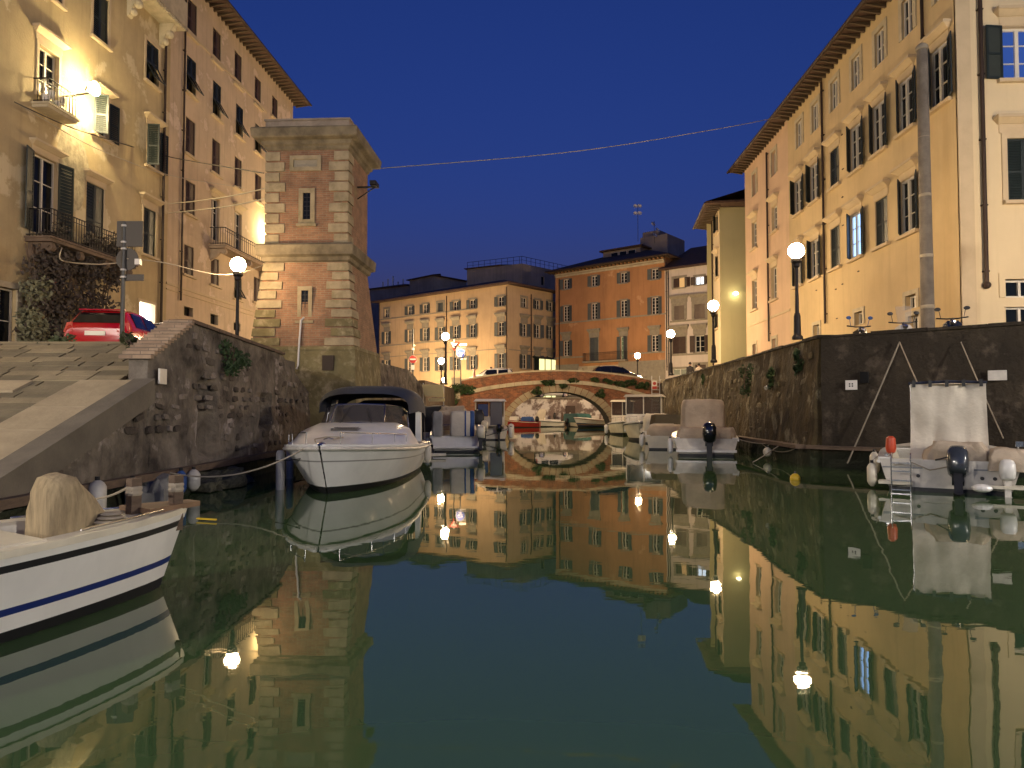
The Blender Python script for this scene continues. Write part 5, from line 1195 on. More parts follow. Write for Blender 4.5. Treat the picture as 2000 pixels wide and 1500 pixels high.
# canopy: shell on hoops
def hoop(y, zc, hw, zl, n=14): return [Vector((hw*math.copysign(abs(math.cos(PI*k/n))**.55, math.cos(PI*k/n)), y, zl+(zc-zl)*math.sin(PI*k/n)**.6)) for k in range(n+1)]
b = MB(); b.loft([hoop(2.62,1.98,1.06,1.50), hoop(2.4,2.12,1.13,1.52), hoop(1.8,2.19,1.18,1.55), hoop(.9,2.17,1.20,1.5), hoop(.35,2.07,1.18,1.4), hoop(.12,1.92,1.14,1.3)], closed=False)
cp = b.build('canopy', M['navy'], CR, smooth=50)
b = MB(); b.loft([[(-1.1,.12,1.6),(-.5,.10,1.86),(.5,.10,1.86),(1.1,.12,1.6)], [(-1.08,.0,.78),(-.5,-.02,.78),(.5,-.02,.78),(1.08,.0,.78)]], closed=False); b.build('aft_curtain', mat('navy_dark', (0.008,0.010,0.018), .9), cp)
for sd in (-1,1):
    MB().loft([[(sd*1.1,.12,1.65),(sd*1.16,.6,1.75)], [(sd*1.14,.02,.80),(sd*1.18,.55,.82)]], closed=False).build('side_curtain', M['navy'], cp)
    MB().hexa([(sd*1.06,1.25,.80),(sd*1.20,1.25,.80),(sd*1.20,1.48,.80),(sd*1.06,1.48,.80)], [(sd*1.02,.95,1.85),(sd*1.14,.95,1.85),(sd*1.14,1.15,1.85),(sd*1.02,1.15,1.85)]).build('arch_leg', M['gel'], CR)
    pts = [H.sheer(t, sd, .08, .24) for t in (.66,.76,.87,.96)]; rail(CR, pts, .010, pts, .22)
for sd in (-1,1): MB().tube([(sd*.35,3.52,1.30),(sd*.20,3.24,1.62)], .008, 5).build('wiper', M['black'], ws)
MB().tube([(-.1,5.8,1.03),(0,5.85,1.06),(.1,5.8,1.03)], .015, 6).build('bow_cleat', M['chrome'], CR)
MB().tube([(.15,6.2,1.0),(.3,5.7,1.03),(.15,5.4,1.06),(-.2,5.5,1.06),(-.1,5.9,1.03)], .014, 5).build('rope_coil', M['rope'], CR)
MB().box(-.5,.5,2.15,2.6,.7,1.18).build('dashboard', M['gel2'], CR); MB().box(-.9,-.2,1.4,1.8,.3,1.1).box(.2,.9,1.4,1.8,.3,1.1).build('seat', M['dirtywhite'], CR)
MB().ball((0,6.35,.95), .09, 10, 6, 1, 1.6, .6).build('anchor_roller', M['chrome'], CR)
for sd in (-1,1):
    MB().box(sd*1.02-.03,sd*1.02+.03,1.5,1.7,.74,.80).build('cleat', M['chrome'], CR)
    MB().lathe([(.0,0),(.06,.0),(.06,.03)], 12).build('vent', M['grayplastic'], CR, (sd*1.25,.9,.45)).rotation_euler = (0, sd*PI/2, 0)
fender('white fender hanging on the cruiser beside the canopy', W2(CR,(-1.32,1.0,.22)), .5, .09, rope_to=W2(CR,(-1.2,1.0,.8))); 
rope_(W2(CR,(.3,6.3,.9)), (-6.0,12.4,.5), .25, 'mooring line from the cruiser bow to the timber beam', .014)
rope_(W2(CR,(-.3,6.3,.9)), (-4.62,13.9,.6), .06, 'second bow line of the cruiser to the white pile', .012, M['black'])
for u, v, Y, h, lab in ((547,955,14.2,.78,'pale mooring pile left of the cruiser bow'),(566,900,16.5,.7,'shorter pile behind the cruiser bow')):
    p = at_y(u, v, Y); o = MB().lathe([(.085,-.8),(.09,h-.05),(.06,h)], 10).build('mooring_pile', M['dirtywhite'], None, (p.x, Y, 0), smooth=40); tag(o, lab, 'pile')

# ---- near open boat with blue stripe
NB = boat('open_boat', 'white open boat with blue stripe in the left foreground', -5.62, 2.55, -32)
H = Hull(4.85, 1.8, .60, .68, tw=.9, rake=.3, mid=.4, p=1.9, chine=.88)
make_hull(NB, H, M['gel'], stripes=((.42,.49,M['stripe']),(.83,.90,M['black'])))
gunwale(NB, H, M['gel2'], .16, 0, .985, dz=.03)
deckplate(NB, H, M['gel2'], .86, .985, .012, .03, inset=.16)
cockpit(NB, H, M['gel2'], .02, .86, .16, .1)
MB().hexa([(-.24,4.35,.70),(.24,4.35,.70),(.10,4.92,.70),(-.10,4.92,.70)], [(-.24,4.35,.745),(.24,4.35,.745),(.10,4.92,.745),(-.10,4.92,.745)]).build('bow_plank', M['teak'], NB)
for x, y in ((.02,4.33),(.06,4.70)):
    MB().box(x-.045,x+.045,y-.045,y+.045,.5,1.0).build('bitt', M['wood'], NB); MB().lathe([(.062,.86),(.07,.88),(.064,.9),(.07,.92),(.064,.94)], 10).build('rope_turns', M['rope'], NB, (x,y,-.01))
MB().box(-.50,.50,2.95,3.3,.1,.64).box(-.64,.64,2.9,3.35,.64,.68).build('thwart', M['gel2'], NB)
b = MB(); rings = []
for yy, hh, ww in ((3.62,.98,.18),(3.66,1.06,.21),(3.76,1.09,.22),(3.85,1.06,.22),(3.89,1.0,.22),(4.0,.88,.21),(4.13,.68,.19),(4.18,.5,.17)):
    rings.append([Vector((ww*math.copysign(abs(math.cos(a))**.5, math.cos(a))-.1, yy+.02*noise.noise(Vector((a*2,yy*4,0))), .2+(hh-.2)*(.5+.5*math.copysign(abs(math.sin(a))**.6, math.sin(a))))) for a in [2*PI*k/20 for k in range(20)]])
b.loft(rings); b.build('covered_console', mat('straw_canvas', (0.42,0.32,0.18), .9, var=.45, vscale=7, bump=.7, bscale=8, stretch=(3,3,.5)), NB, smooth=45)
MB().box(-.35,.35,1.15,1.6,.1,.66).build('locker', M['gel2'], NB)
for sd in (-1,1):
    rail(NB, [H.sheer(t, sd, .07, .05) for t in (.76,.85,.93)], .01)
    for tt in (.5,.62): q = H.sheer(tt, sd, .07, .03); MB().tube([q, q+Vector((0,0,.07))], .02, 6).build('rowlock', M['chrome'], NB)
for k in range(3): MB().lathe([(.10-.02*k,.0),(.125-.02*k,.015),(.10-.02*k,.03)], 14).build('rope_coil', M['rope'], NB, (.18,4.05,.66+.03*k))
for k in range(5): MB().box(-.6,.6,-.06,.06,0,.02).build('floor_board', M['teak'], NB, (0,1.7+k*.14,.105))
rope_(W2(NB,(.02,4.33,.95)), (-6.0,9.6,.5), .12, 'mooring line from the open boat to the wall', .012)
b = MB(); b.tube([(0,0,.02),(.25,.1,.12),(.5,.15,.02)], .018, 5); 
o = MB().hexa([(0,0,0),(.34,-.04,0),(.34,-.01,0),(0,.04,0)], [(0,0,.02),(.34,-.04,.02),(.34,-.01,.02),(0,.04,.02)]).build('floating_board', M['yellow_p'], None, (-4.55,10.25,.02), R(-12)); tag(o, 'thin yellow board floating at the bow of the open boat', 'board')
fender('white fender on the timber beam behind the open boat', (-5.9,10.1,.05), .55, .12, rx=R(0)); fender('grey fender hanging below the timber beam', (-5.88,11.0,.02), .5, .11, m='grayplastic'); fender('blue and pale fender below the rubble wall', (-5.88,12.6,.1), .42, .1, m='bluetarp'); fender('pale round fender below the rubble wall', (-5.88,13.1,.1), .4, .12)

b = MB(); softbox(b, -.3, .3, 0, 1.9, 0, .34, .15, top=.6, fold=.25, seed=31); o = b.build('fishing_net', mat('net_olive', (0.14,0.13,0.09), .95, var=.6, vscale=9, bump=1, bscale=20, bdist=.05), None, (-5.95,13.6,.02), smooth=60); tag(o, 'olive heap of fishing net at the foot of the rubble wall', 'net')
b = MB(); softbox(b, -.28, .28, 0, .9, 0, .42, .15, top=.6, fold=.2, seed=33); o = b.build('tarpaulin', mat('grey_tarp', (0.24,0.23,0.21), .9, var=.4, vscale=4), None, (-5.92,11.4,.02), smooth=60); tag(o, 'crumpled grey tarpaulin below the rubble wall', 'tarpaulin')
# ---- boat with white curtain, right
TB = boat('covered_boat', 'white boat with a tall white curtain below the dark wall', 8.42, 13.7, -31)
H = Hull(4.5, 2.5, .62, .8, tw=.94, rake=.4, mid=.45)
make_hull(TB, H, M['dirtywhite'], rub=(M['gel'], .035)); gunwale(TB, H, M['gel'], .2); cockpit(TB, H, M['gel2'], .06, .62, .2, .15); deckplate(TB, H, M['gel'], .62, .985)
b = MB(); rings = []
for j in range(9):
    q = j/8; row = []
    for i in range(33):
        s = i/32; x = (-.62+1.30*s)*(1+.05*q*q); z = 2.13-1.62*q-.05*math.sin(PI*s)*(q < .05)
        fold = .022*math.sin(s*19+q*2.6+1.5*noise.noise(Vector((s*3,q*2,7))))*(.25+q)+.09*noise.noise(Vector((s*3+q*1.2,q*2.5-s*1.5,1)))+.03*noise.noise(Vector((s*9,q*9,4))); row.append(Vector((x, .72+fold-.25*q**2, z)))
    rings.append(row)
b.loft(rings, closed=False); cu = b.build('curtain', M['canvasw'], TB, smooth=60)
MB().tube([(-.66,.74,2.14),(0,.74,2.17),(.70,.74,2.14)], .028, 8).build('curtain_rail', M['navy'], cu)
for i in range(5): MB().box(-.03,.03,-.04,.02,-.08,.06).build('clip', M['black'], cu, (-.56+i*.29,.70,2.14))
for x in (-.62,.66):
    MB().tube([(x,.78,.6),(x,.78,2.14)], .02, 6).build('pole', M['chrome'], TB); MB().tube([(x,.78,2.12),(x,2.6,2.0),(x,2.9,.85)], .02, 6).build('hoop', M['chrome'], TB)
b = MB(); b.loft([[(-.64,.78,2.12),(.68,.78,2.12)],[(-.64,1.8,2.17),(.68,1.8,2.17)],[(-.64,2.7,2.0),(.68,2.7,2.0)],[(-.6,3.0,1.1),(.62,3.0,1.1)]], closed=False); b.build('canopy', M['canvasw'], TB, smooth=40)
b = MB(); softbox(b, -.40, .72, .05, .62, .35, .98, .2, top=.7, fold=.1, seed=4); b.build('motor_cover', M['canvas'], TB, smooth=60)
b = MB(); softbox(b, .66, 1.28, -.1, .5, .45, .86, .14, top=.8, fold=.08, seed=9); b.build('folded_cover', M['canvas'], TB, smooth=60)
outboard(TB, .16, -.16, .33, mat('motor_grey', (0.035,0.04,0.048), .25, coat=.5), 1.0, -28)
outboard(TB, .93, -.14, .30, M['gel'], .7, -6, leg=M['dirtywhite'])
MB().ball((0,0,0), .13, 12, 8, 1.3, .9, .6).build('propeller_cap', M['gel'], TB, (.52,-.5,.16))
MB().box(-1.18,-.6,-.32,-.02,.14,.20).build('bathing_platform', M['gel2'], TB); MB().box(.62,1.18,-.30,-.02,.14,.20).build('bathing_platform', M['gel2'], TB)
MB().box(-1.12,1.12,-.012,.0,.44,.47).build('transom_strip', M['grayplastic'], TB); MB().box(-.42,.42,-.02,.0,.22,.60).build('motor_pad', M['dirtywhite'], TB)
for x in (-1.05,1.02): MB().box(-.03,.03,-.09,.09,0,.05).build('cleat', M['chrome'], TB, (x,.16,.66))
for x in (-.5,.55,.75): MB().lathe([(.0,0),(.035,0),(.035,.02)], 10).build('drain', M['black'], TB, (x,-.005,.3)).rotation_euler = (R(90),0,0)
MB().tube([(-1.05,.16,.7),(-.9,-.03,.5),(-.6,-.06,.56),(-.3,-.04,.42),(.0,-.05,.5)], .013, 5).build('rope', M['rope'], TB); MB().tube([(.2,-.4,.55),(.0,-.3,.7),(-.2,0,.62)], .016, 6).build('hose', M['black'], TB)
ld = MB()
for x in (-.95,-.62): ld.tube([(x,-.34,-.1),(x,-.34,.62),(x,-.1,.74)], .014, 6)
for z in (.04,.22,.40,.56): ld.box(-.95,-.62,-.36,-.32,z-.012,z+.012)
ld.build('ladder', M['chrome'], TB)
MB().lathe([(.03,0),(.08,.03),(.10,.12),(.085,.32),(.04,.36)], 12).build('smoke_float', M['orange_p'], TB, (-.98,.3,.70), smooth=40); MB().tube([(-.98,.3,.60),(-.98,.3,.72)], .03, 6).build('holder', M['chrome'], TB)
MB().tube([(1.15,.3,.6),(1.15,.3,.98)], .02, 6).box(1.10,1.22,.24,.36,.9,1.0).build('rod_holder', M['chrome'], TB)
for k, x in enumerate((-1.32,-1.30)): fender('upper left fender of the curtained boat' if k else 'lower left fender of the curtained boat', W2(TB,(x,.12+.45*k,.04+.2*k)), .48, .095, 'gel2', W2(TB,(-1.2,.3,.66)))
fender('fender on the right side of the curtained boat', W2(TB,(1.33,.15,.12)), .44, .09, 'gel2', W2(TB,(1.2,.3,.66)))
top1 = onR(1757, 668, .12); top2 = onR(1877, 668, .12)
rope_(top1, onR(1655, 905, .35), .02, 'long mooring rope slanting from the dark wall to the water', .02); rope_(top1, W2(TB,(-.45,2.7,2.0)), .02, 'rope from the dark wall to the curtain frame', .016); rope_(top2, W2(TB,(1.12,3.4,.95)), .02, 'rope from the dark wall down to the right side of the curtained boat', .016)

# ---- tan covered boat with black outboard
KB = boat('covered_boat', 'boat under a tan cover with a big black outboard', 6.68, 24.4, -13)
H = Hull(5.0, 2.25, .60, .85, tw=.94, rake=.4)
make_hull(KB, H, M['dirtywhite'], rub=(M['gel'], .03)); gunwale(KB, H, M['gel'], .18); deckplate(KB, H, M['gel'], .6, .985); cockpit(KB, H, M['gel2'], .06, .6, .18, .15)
b = MB(); softbox(b, -.82, .74, 1.0, 2.7, .60, 1.98, .25, top=.93, fold=.05, seed=3); b.build('boat_cover', M['canvas'], KB, smooth=60)
b = MB(); softbox(b, -.98, 1.02, .08, 1.2, .55, .98, .15, top=.95, fold=.08, seed=5); b.build('stern_cover', M['canvas'], KB, smooth=60)
outboard(KB, .10, -.22, .50, M['blackgloss'], 1.25, 0); MB().box(-1.0,1.0,-.25,-.02,.14,.22).build('bathing_platform', M['gel'], KB)
fender('fender on the left of the tan covered boat', W2(KB,(-1.2,.3,.05)), .55, .1, 'gel', W2(KB,(-1.05,.4,.62)))
rope_(W2(KB,(1.05,.1,.6)), (8.4,22.0,.6), .1, 'mooring line from the tan covered boat to the ledge', .012)
# ---- small covered boat beside it
SB = boat('covered_boat', 'smaller tan covered boat with a smoked windscreen behind the black outboard', 6.15, 28.2, -12)
H = Hull(4.4, 1.7, .55, .75, tw=.92, rake=.35)
make_hull(SB, H, M['gel2'], rub=(M['gel'], .03)); gunwale(SB, H, M['gel'], .15); deckplate(SB, H, M['gel'], .6, .985)
b = MB(); softbox(b, -.76, .72, .02, 2.3, .48, .98, .2, top=.9, fold=.06, seed=7); b.build('boat_cover', M['canvas'], SB, smooth=60)
b = MB(); b.loft([[(-.7,2.3,.95),(-.5,2.6,1.0),(.5,2.6,1.0),(.7,2.3,.95)],[(-.62,2.05,1.36),(-.44,2.3,1.4),(.44,2.3,1.4),(.62,2.05,1.36)]], closed=False); b.build('windscreen', M['canvasg'], SB)
fender('left fender of the smaller tan boat', W2(SB,(-.98,.4,.1)), .5, .1, 'gel', W2(SB,(-.8,.5,.55))); fender('second fender of the smaller tan boat', W2(SB,(-.95,.9,.12)), .5, .1, 'gel', W2(SB,(-.8,.9,.55)))

def cabin_boat(name, label, x, y, rz, L, B, fs, fb, cab, hm, roof_m, dark=True, solid=False):
    t = boat(name, label, x, y, rz); H = Hull(L, B, fs, fb, tw=.9, rake=.5)
    make_hull(t, H, hm, rub=(M['black'], .03)); gunwale(t, H, M['gel'], .2); deckplate(t, H, M['gel'], .5, .985, crown=.1); cockpit(t, H, M['gel2'], .05, .5, .2, .15)
    y0, y1, w, z0, z1 = cab
    c = MB(); s = .05; zw = z0+(z1-z0)*.38
    c.hexa([(-w,y0,z0),(w,y0,z0),(w,y1,z0),(-w,y1,z0)], [(-w,y0,zw),(w,y0,zw),(w*.97,y1-.06,zw),(-w*.97,y1-.06,zw)])
    for px_, py_ in ((-w,y0),(w,y0),(-w,y1-.12),(w,y1-.12),(0,y1-.12),(-w,(y0+y1)/2),(w,(y0+y1)/2)): c.box(px_-s*(px_ > 0)-s/2*(px_ == 0), px_+s*(px_ < 0)+s/2*(px_ == 0), py_, py_+.06, zw, z1)
    c.build('cabin', M['gel2'], t)
    MB().hexa([(-w-.1,y0-.15,z1),(w+.1,y0-.15,z1),(w+.1,y1+.12,z1),(-w-.1,y1+.12,z1)], [(-w+.02,y0-.05,z1+.13),(w-.02,y0-.05,z1+.13),(w-.02,y1,z1+.13),(-w+.02,y1,z1+.13)]).build('cabin_roof', roof_m, t)
    MB().box(-w+.06,-.035,y1-.09,y1-.07,zw,z1).box(.035,w-.06,y1-.09,y1-.07,zw,z1).build('front_window', SMOKE, t)
    for sd in (-1,1): MB().box(sd*(w-.02)-.008,sd*(w-.02)+.008,y0+.07,y1-.13,zw,z1).build('side_window', SMOKE, t)
    for sd in (-1,1): pts = [H.sheer(q, sd, .1, .3) for q in (.55,.7,.85,.97)]; rail(t, pts, .012, pts, .28)
    return t, H
t, H = cabin_boat('cabin_boat', 'white cabin boat with pale roof, bow towards the viewer, right of the arch', 7.9, 40.6, 163, 5.0, 2.3, .7, .98, (1.5,3.1,.95,.8,2.28), M['gel2'], M['canvasw'])
t, H = cabin_boat('cabin_boat', 'cream boat with a brown curtained shelter beside the right foot of the arch', 7.55, 48.6, 172, 4.6, 1.9, .6, .85, (1.2,2.9,.72,.7,2.1), M['gel2'], M['gel2'])
MB().box(-.68,.68,1.3,1.33,.9,2.05).build('brown_curtain', mat('brown_cloth', (0.16,0.085,0.055), .9, var=.2), t)
fender('white fender of the cream boat by the arch', W2(t,(1.05,3.0,.05)), .6, .12, 'gel', W2(t,(.9,3.0,.7)))
t, H = cabin_boat('cabin_boat', 'white cabin boat with blue glazed door left of the arch', -1.1, 37.2, 4, 5.0, 1.9, .55, .85, (1.4,3.2,.80,.7,2.05), M['gel2'], M['gel'])
MB().box(.02,.66,1.36,1.39,.75,2.0).build('cabin_door', mat('door_glass', (0.10,0.115,0.14), .15), t); MB().box(-.66,-.12,1.36,1.39,1.25,1.9).build('blue_window', mat('blue_pane', (0.03,0.07,0.18), .15), t)
outboard(t, -.35, -.22, .5, M['gel2'], 1.0, 0, leg=M['black']); outboard(t, .4, -.2, .42, M['blackgloss'], .8, 0)
b = MB(); softbox(b, -.95, -.35, .5, 1.2, .8, 1.6, .25, top=.7, fold=.05, seed=11); b.build('black_cover', M['black'], t, smooth=60)
fender('big white fender of the cabin boat left of the arch', W2(t,(1.1,.6,.1)), .75, .16, 'gel', W2(t,(.9,.6,.75))); fender('second white fender of the cabin boat left of the arch', W2(t,(1.06,.15,.08)), .6, .13, 'gel', W2(t,(.9,.3,.75)))
rope_(W2(t,(.9,-.1,.6)), at_z(905,862,.02), .05, 'dark mooring line behind the cabin boat', .02, M['black'])

# ---- boat with large white and blue motor covers
MBt = boat('motor_boat', 'white motor boat with tall grey, white and blue motor covers', -2.05, 26.6, 5)
H = Hull(5.4, 2.1, .62, .88, tw=.94, rake=.4)
make_hull(MBt, H, M['gel'], rub=(M['gel'], .035)); gunwale(MBt, H, M['gel'], .2); deckplate(MBt, H, M['gel'], .6, .985); cockpit(MBt, H, M['gel2'], .06, .6, .2, .15)
b = MB(); softbox(b, -.28, .62, -.15, .5, .62, 1.55, .12, top=.95, fold=.02, seed=1); cv = b.build('motor_cover', M['canvasw'], MBt, smooth=60)
for x0, x1 in ((.26,.33),(.46,.64)): 
    b = MB(); softbox(b, x0, x1, -.175, .52, .60, 1.565, .06, top=.98, seed=1); b.build('blue_band', M['bluetarp'], cv, smooth=60)
b = MB(); softbox(b, -.94, -.56, -.1, .4, .60, 1.52, .14, top=.8, fold=.05, seed=6); b.build('grey_cover', mat('grey_canvas', (0.30,0.29,0.27), .8, var=.2), MBt, smooth=60)
b = MB(); softbox(b, -.75, .35, 1.2, 2.6, .8, 1.72, .2, top=.8, fold=.16, seed=8); b.build('tan_cover', M['canvas'], MBt, smooth=60)
MB().box(-.9,.95,-.28,-.02,.16,.24).build('bathing_platform', M['gel'], MBt); outboard(MBt, .86, -.25, .55, M['gel2'], .9, 0, leg=M['black'])
rail(MBt, [(-.95,0,.62),(-.95,0,1.0),(0,-.05,1.05),(.95,0,1.0),(.95,0,.62)], .016)
fender('grey fender on the left of the motor boat', W2(MBt,(-1.12,.2,.02)), .5, .11, 'grayplastic', W2(MBt,(-1.0,.3,.6)))
ab = MB().box(-.15,.75,-.2,.2,.02,.10); tag(ab.build('floating_pontoon', M['gel2'], None, (-2.95,23.6,0.04), R(5)), 'small cream float between the cruiser and the motor boat', 'float')
# a white boat half hidden behind the cruiser canopy
t = boat('covered_boat', 'dark covered boat mostly hidden between the cruiser and the motor boat', -3.4, 31.0, 3); H = Hull(4.6, 1.8, .6, .8); make_hull(t, H, M['gel2']); gunwale(t, H, M['gel'], .15)
b = MB(); softbox(b, -.8, .8, .2, 3.0, .6, 1.75, .25, top=.8, fold=.12, seed=12); b.build('boat_cover', mat('dark_canvas', (0.03,0.032,0.03), .85), t, smooth=60)

for lab, x, y, rz, L_, B_, cm, sd_ in (('low boat under a pale cover behind the smaller tan boat', 6.9, 33.2, -10, 4.4, 1.7, 'canvasw', 41), ('grey covered boat close to the left foot of the bridge', -2.6, 43.5, 4, 4.6, 1.8, 'canvasg', 42), ('white covered boat beside the right quay near the bridge', 9.0, 45.0, -8, 4.2, 1.6, 'canvasw', 43), ('tan covered boat half hidden behind the motor boat', -3.3, 36.0, 3, 4.5, 1.7, 'canvas', 44)):
    t = boat('covered_boat', lab, x, y, rz); H = Hull(L_, B_, .55, .78); make_hull(t, H, M['gel2'], rub=(M['gel'], .03)); gunwale(t, H, M['gel'], .15); deckplate(t, H, M['gel'], .62, .985)
    b = MB(); softbox(b, -B_*.42, B_*.42, .1, L_*.62, .5, 1.2+.1*(sd_ % 3), .2, top=.8, fold=.09, seed=sd_); b.build('boat_cover', M[cm], t, smooth=60); outboard(t, .05, -.2, .4, M['black'] if sd_ % 2 else M['gel'], .9)
# ---- boats beyond the arch
t = boat('rowing_boat', 'red wooden boat with blue tarpaulin beyond the arch', 2.5, 63.4, 78); H = Hull(3.6, 1.4, .5, .72, tw=.7); make_hull(t, H, M['redboat'], rub=(M['gel2'], .03)); gunwale(t, H, M['redboat'], .12); cockpit(t, H, M['teak'], .05, .95, .12, .12)
b = MB(); softbox(b, -.5, .5, .6, 1.7, .5, .95, .15, top=.8, fold=.1, seed=21); b.build('blue_tarpaulin', M['bluetarp'], t, smooth=60); MB().box(-.4,.4,2.0,2.7,.4,.98).build('white_box', M['gel'], t); MB().ball((0,.25,.75), .2, 10, 8, 1, 1, 1.3).build('outboard_cover', M['black'], t)
t = boat('cabin_boat', 'white covered dinghy with an upright pale screen beyond the arch', 4.9, 66.0, 84); H = Hull(3.9, 1.5, .5, .75); make_hull(t, H, M['gel'], rub=(M['grayplastic'], .03)); gunwale(t, H, M['gel'], .14); deckplate(t, H, M['gel'], .1, .985, crown=.15)
MB().hexa([(-.6,1.9,.6),(.6,1.9,.6),(.6,2.9,.6),(-.6,2.9,.6)], [(-.5,1.7,1.62),(.5,1.7,1.62),(.5,2.35,1.62),(-.5,2.35,1.62)]).build('screen', M['canvasw'], t); outboard(t, 0, -.2, .3, M['black'], .9)
t = boat('covered_boat', 'boat under a dark teal cover beyond the arch', 6.6, 64.5, 20); H = Hull(3.8, 1.6, .5, .7); make_hull(t, H, M['gel2']); b = MB(); softbox(b, -.82, .82, -.1, 3.2, .42, 1.22, .2, top=.95, fold=.08, seed=22); b.build('boat_cover', M['teal'], t, smooth=60)
t = boat('fishing_boat', 'white and blue fishing boat with a short mast beyond the arch', 9.9, 62.8, 86); H = Hull(4.4, 1.7, .62, .9); make_hull(t, H, M['gel'], rub=(M['teak'], .03), stripes=((.2,.55,mat('deep_blue', (0.01,0.035,0.10), .4)),)); gunwale(t, H, M['gel'], .14); cockpit(t, H, M['gel2'], .05, .6, .14, .12); deckplate(t, H, M['gel'], .6, .985)
MB().tube([(0,1.9,.5),(0,1.9,1.2),(0,1.9,1.95)], .035, 8).box(-.02,.02,1.4,2.4,1.45,1.5).build('mast', M['gel'], t); MB().box(-.45,.45,2.2,2.8,.6,1.05).build('wheelhouse', M['gel'], t)
for i in range(5): MB().ball((rnd.uniform(-.5,.5),rnd.uniform(.4,1.6),.55+.1*rnd.random()), .13, 8, 6).build('net_float', M['wood'] if i % 2 else M['cream_p'], t)
for i, (x, y, m, lab) in enumerate(((-1.5,69.5,'gel2','low cream dinghy near the far ramp'),(4.2,71.0,'teak','dark wooden dinghy under the peeling wall'),(7.6,71.4,'gel','white dinghy under the peeling wall'))):
    t = boat('dinghy', lab, x+1.6, y, 88); H = Hull(3.2, 1.3, .42, .6); make_hull(t, H, M[m]); gunwale(t, H, M['teak'], .12); cockpit(t, H, M['teak'], .05, .95, .12, .1); outboard(t, 0, -.15, .3, M['black'], .8)
o = MB().box(-1.6,1.6,-.3,.3,.25,.36).build('jetty', M['wood'], None, (7.2,60.9,0)); tag(o, 'narrow timber jetty beyond the arch', 'jetty')
for i in range(5):
    o = MB().lathe([(.1,0),(.14,.3),(.1,.7),(.05,.75)], 8).build('barrel', [M['black'],M['wood'],M['gel2'],M['grayplastic'],M['teak']][i], None, (4.4+i*.8,73.1,.55), smooth=40); tag(o, ['black drum on the quay ledge beyond the arch','brown drum on the quay ledge beyond the arch','cream drum on the quay ledge beyond the arch','grey drum on the quay ledge beyond the arch','dark red brown drum at the right of the quay ledge'][i], 'drum')
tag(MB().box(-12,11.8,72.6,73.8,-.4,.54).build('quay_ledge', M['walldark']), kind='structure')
tag(MB().box(5.6,6.6,73.86,73.94,1.1,2.0).build('hatch_door', M['shutbrown']), 'brown hatch in the peeling wall beyond the arch', 'door')
p = at_z(1553, 937, 0); t = thing('buoy', 'yellow mooring buoy floating in front of the right wall', 'buoy', (p.x, p.y, 0)); MB().ball((0,0,.03), .115, 14, 10).build('float', M['yellow_p'], t, smooth=60); MB().tube([(0,0,.12),(0,0,.19)], .015, 6).build('eye', M['chrome'], t)
fender('pale round buoy hanging under the right ledge', (8.15,22.6,.1), .3, .14, 'gel2', (8.3,22.6,.55))
rope_((8.2,21.6,.55), at_z(1470,903,.02), .02, 'rope from the right ledge down to the water', .016)
rope_((8.5,24.5,.55), (8.3,20.6,.5), .25, 'rope hanging slack along the right ledge', .014)

